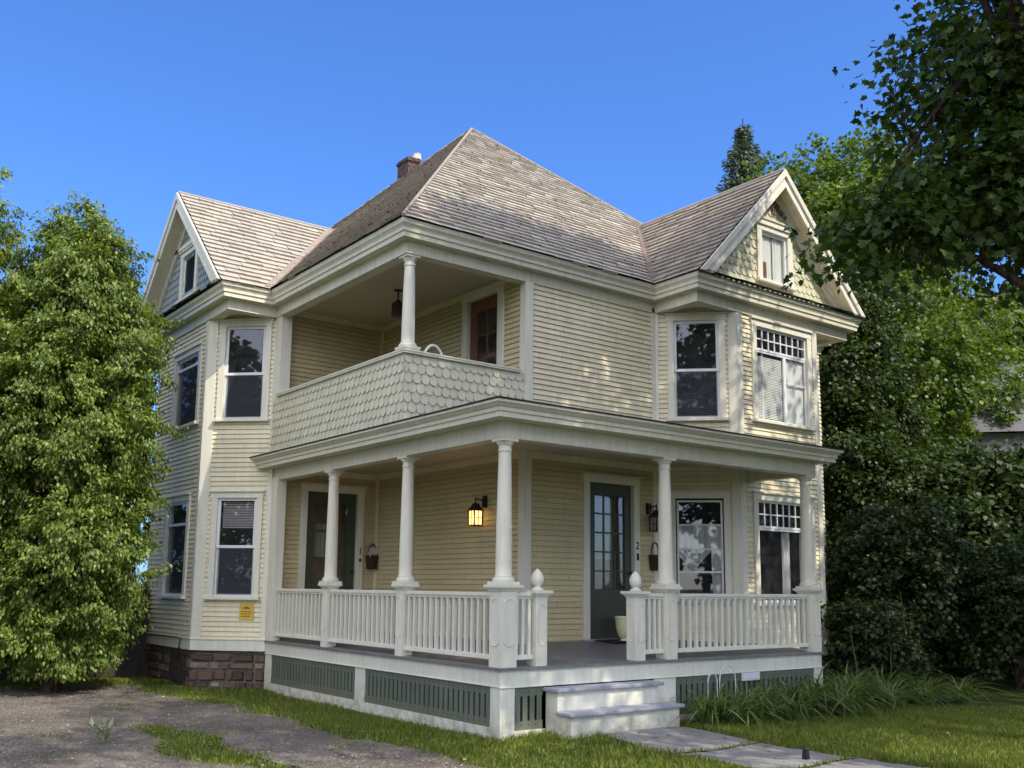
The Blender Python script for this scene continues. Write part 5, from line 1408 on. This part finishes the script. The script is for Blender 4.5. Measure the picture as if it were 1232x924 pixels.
# ------------------------------------------------------------------ fence behind the left tree
t = thing('plank_fence', (-4.2, 9.75, 0), 'dark weathered plank fence behind the left tree', 'fence')
mb = MB()
for k in range(46):
    x = -7.15 + k * .136; h = 1.55 + random.uniform(-.03, .03); tl = random.uniform(-.008, .008)
    mb.solid([(x, 9.70, .05), (x + .125, 9.70, .05), (x + .125, 9.72, .05), (x, 9.72, .05)], [(x + tl, 9.70, h), (x + .125 + tl, 9.70, h), (x + .125 + tl, 9.72, h), (x + tl, 9.72, h)])
child(mb, 'plank_panel', M['fence'], t)
for x in (-7.0, -5.0, -3.0, -1.0):
    mb = MB(); mb.box(x - .05, x + .05, 9.721, 9.82, -.1, 1.62); child(mb, 'post', M['fence'], t)
mb = MB(); mb.box(-7.15, -.95, 9.7205, 9.76, .4, .48); mb.box(-7.15, -.95, 9.7205, 9.76, 1.2, 1.28); child(mb, 'rail', M['fence'], t)

# ------------------------------------------------------------------ white neighbour house at right
nb = thing('neighbour_house', (25.6, 7.7, 0), 'white clapboard neighbour house glimpsed through the trees at right', 'house')
Wm = paint('white_neighbour_siding', (.72, .74, .78), .6, .05, .1)
A = Frame((20.8, 6.9), (27.1, -.5)); B = Frame((20.8 + 9 * .761, 6.9 + 9 * .649), (20.8, 6.9))
clapboard(A, 0, A.len, .5, 6.4, [(2.0, 3.2, 1.6, 3.4), (5.6, 6.8, 1.6, 3.4), (2.0, 3.2, 4.2, 5.8), (5.6, 6.8, 4.2, 5.8)], 'wall', Wm, nb, ex=.15); clapboard(B, 0, B.len, .5, 6.4, [], 'wall', Wm, nb, ex=.15)
for a, b, c, d in ((2.0, 3.2, 1.6, 3.4), (5.6, 6.8, 1.6, 3.4), (2.0, 3.2, 4.2, 5.8), (5.6, 6.8, 4.2, 5.8)):
    o, (a, b, c, d) = casing(A, a - .08, b + .08, c - .08, d + .08, nb); sash(A, a, b, c, d, -.01, o, hb=((c + d) / 2,)); room_box(A, a, b, c, d, o)
mb = MB(); mb.fbox(A, 0, A.len, -.1, .5, -.2, -.02); mb.fbox(B, 0, B.len, -.1, .5, -.2, -.02); child(mb, 'foundation', M['stone'], nb)
mb = MB(); L = A.len; mb.solid([A(-.4, 6.35, .4), A(L + .4, 6.35, .4), A(L + .4, 9.3, -4.5)], [A(-.4, 6.5, .4), A(L + .4, 6.5, .4), A(L + .4, 9.45, -4.5)])
mb = MB(); mb.face([A(-.4, 6.4, .4), A(L + .4, 6.4, .4), A(L + .4, 9.6, -4.5), A(-.4, 9.6, -4.5)]); mb.face([A(-.4, 9.6, -4.5), A(L + .4, 9.6, -4.5), A(L + .4, 6.4, -9.4), A(-.4, 6.4, -9.4)])
child(mb, 'roof', plain('grey_shingle_roof', (.14, .14, .15), .9, .1, 0, 20, .3), nb)
mb = MB(); mb.face([A(0, 6.4, 0), A(0, 9.35, -4.5), A(0, 6.4, -9.0)]); child(mb, 'gable_wall', Wm, nb)

# ------------------------------------------------------------------ ground cover
def blades(name, keep, x0, x1, y0, y1, n, h, label, seed, wd=.006):
    rg = np.random.default_rng(seed); x = rg.uniform(x0, x1, n); y = rg.uniform(y0, y1, n)
    k = keep(x, y, rg.random(n)); x, y = x[k], y[k]; n = len(x); z = gh(x, y) - .004
    hh = h * rg.uniform(.45, 1.25, n) * (.8 + .35 * smooth_noise(x, y, 1.3)); a = rg.random(n) * 2 * PI; b = rg.random(n) * 2 * PI; ln = rg.uniform(.1, .7, n) * hh
    P = np.stack([x, y, z], 1); s = np.stack([np.cos(a), np.sin(a), 0 * a], 1) * wd * rg.uniform(.7, 1.3, n)[:, None]; d = np.stack([np.cos(b) * ln, np.sin(b) * ln, hh], 1)
    V = np.stack([P - s, P + s, P + s * .7 + d * np.array((.38, .38, .6)), P + d, P - s * .7 + d * np.array((.38, .38, .6))], 1)
    o = fast_mesh(name, V, 5, LM['grass']); tag(o, label, 'grass', kind='stuff'); return o
_vd = np.vectorize(drive); vwalk = np.vectorize(walk); _rj = np.random.default_rng(4)
def vdrive(x, y): return _vd(x + _rj.normal(size=len(x)) * .10, y + _rj.normal(size=len(x)) * .10)
def keep_lawn(x, y, r):
    inside = (x > -.03) & (y > -.05) | (x > -.95) & (y > 6.5 + (-x)) 
    st = (x > .6) & (x < 2.48) & (y > -.53)
    ok = ~inside & ~st & ~vwalk(x, y) & ~vdrive(x, y)
    ok &= (r < .75 + .5 * smooth_noise(x, y, .8))
    bare = (np.hypot((x - .75) / .5, (y + 1.0) / .22) < 1) & (r > .25)
    return ok & ~bare
blades('lawn_grass', keep_lawn, -.2, 9.5, -5.5, 0, 150000, .075, 'short green lawn grass around the walkway and lily bed', 81)
blades('lawn_grass', keep_lawn, -1.9, .1, -2.5, 9.4, 70000, .06, 'low grass verge between driveway and porch skirt', 82)
blades('lawn_grass', lambda x, y, r: (smooth_noise(x * 1.3, y * 1.1, 1.6) + .5 * smooth_noise(x, y, 4.0) > .35 + 1.1 * r) & (x < -.9), -6.8, -1.0, -5, 8.0, 60000, .045, 'sparse grass tufts growing through the gravel driveway', 85)
blades('lawn_grass', lambda x, y, r: ~vdrive(x, y) & (r < .75 + .5 * smooth_noise(x, y, 1.7)), -3.4, -2.0, -5, 3.6, 26000, .055, 'grass strip worn between the wheel tracks', 83)
blades('lawn_grass', lambda x, y, r: ~vdrive(x, y) & (x < -.95), -7, -.9, 8.0, 9.7, 30000, .09, 'sunlit grass at the head of the driveway', 84)
# loose stones on the driveway
rg = np.random.default_rng(91); n = 26000; x = rg.uniform(-7, -.8, n); y = rg.uniform(-6, 8.8, n); k = vdrive(x, y) | (rg.random(n) < .05); x, y = x[k], y[k]; n = len(x)
s = rg.uniform(.005, .013, n) * (1 + 1.2 * (rg.random(n) > .97)); c = np.stack([x, y, gh(x, y) + .004 + s * .35], 1)
oc = np.array([(1, 0, 0), (0, 1, 0), (-1, 0, 0), (0, -1, 0), (0, 0, .75), (0, 0, -.5)], float); V6 = c[:, None, :] + oc[None] * s[:, None, None] * rg.uniform(.65, 1.25, (n, 6, 1))
fi = [(0, 1, 4), (1, 2, 4), (2, 3, 4), (3, 0, 4)]
me = bpy.data.meshes.new('gravel_stones'); me.vertices.add(n * 6); me.vertices.foreach_set('co', V6.astype(np.float32).ravel())
F4 = (np.array(fi)[None] + (np.arange(n) * 6)[:, None, None]).reshape(-1).astype(np.int32); me.loops.add(len(F4)); me.loops.foreach_set('vertex_index', F4)
me.polygons.add(n * 4); me.polygons.foreach_set('loop_start', np.arange(0, n * 12, 3, dtype=np.int32)); me.update(calc_edges=True)
me.materials.append(island('gravel_stone', [(0, (.10, .088, .078)), (.5, (.17, .152, .135)), (.9, (.26, .235, .21)), (1, (.42, .39, .36))], .9, .15, bumps=120))
o = bpy.data.objects.new('gravel_stones', me); COL.objects.link(o); tag(o, 'loose gravel stones strewn over the driveway', 'gravel', kind='stuff')
# fallen leaves and twigs on lawn and walk
rg = np.random.default_rng(92); n = 260; x = rg.uniform(-1.2, 7.5, n); y = rg.uniform(-5, -.6, n); P = np.stack([x, y, gh(x, y) + .02 + rg.random(n) * .03], 1)
o = leaves('fallen_leaves', P, rg.normal(size=(n, 3)) * np.array((1, 1, .15)), np.array((0, 0, 1.0)) + rg.normal(size=(n, 3)) * .3, rg.uniform(.03, .06, n), leafmat('dry_leaves', [(0, (.10, .06, .025)), (1, (.2, .15, .07))], .2), None, OVAL, .8)
tag(o, 'dry leaves scattered over the lawn and walkway', 'leaves', kind='stuff')
# weed growing in the driveway
rg = np.random.default_rng(93); t = thing('driveway_weed', (-3.68, 2.28, 0), 'pale weed growing in the gravel of the driveway', 'weed')
n = 34; P = np.stack([rg.normal(size=n) * .05, rg.normal(size=n) * .05, rg.random(n) * .22], 1)
leaves('leaf_blades', P, rg.normal(size=(n, 3)) * .6 + np.array((0, 0, .8)), rg.normal(size=(n, 3)) + np.array((0, 0, .5)), rg.uniform(.08, .16, n), leafmat('pale_weed_leaves', [(0, (.16, .2, .1)), (1, (.42, .44, .36))], .3), t, KITE, .35)
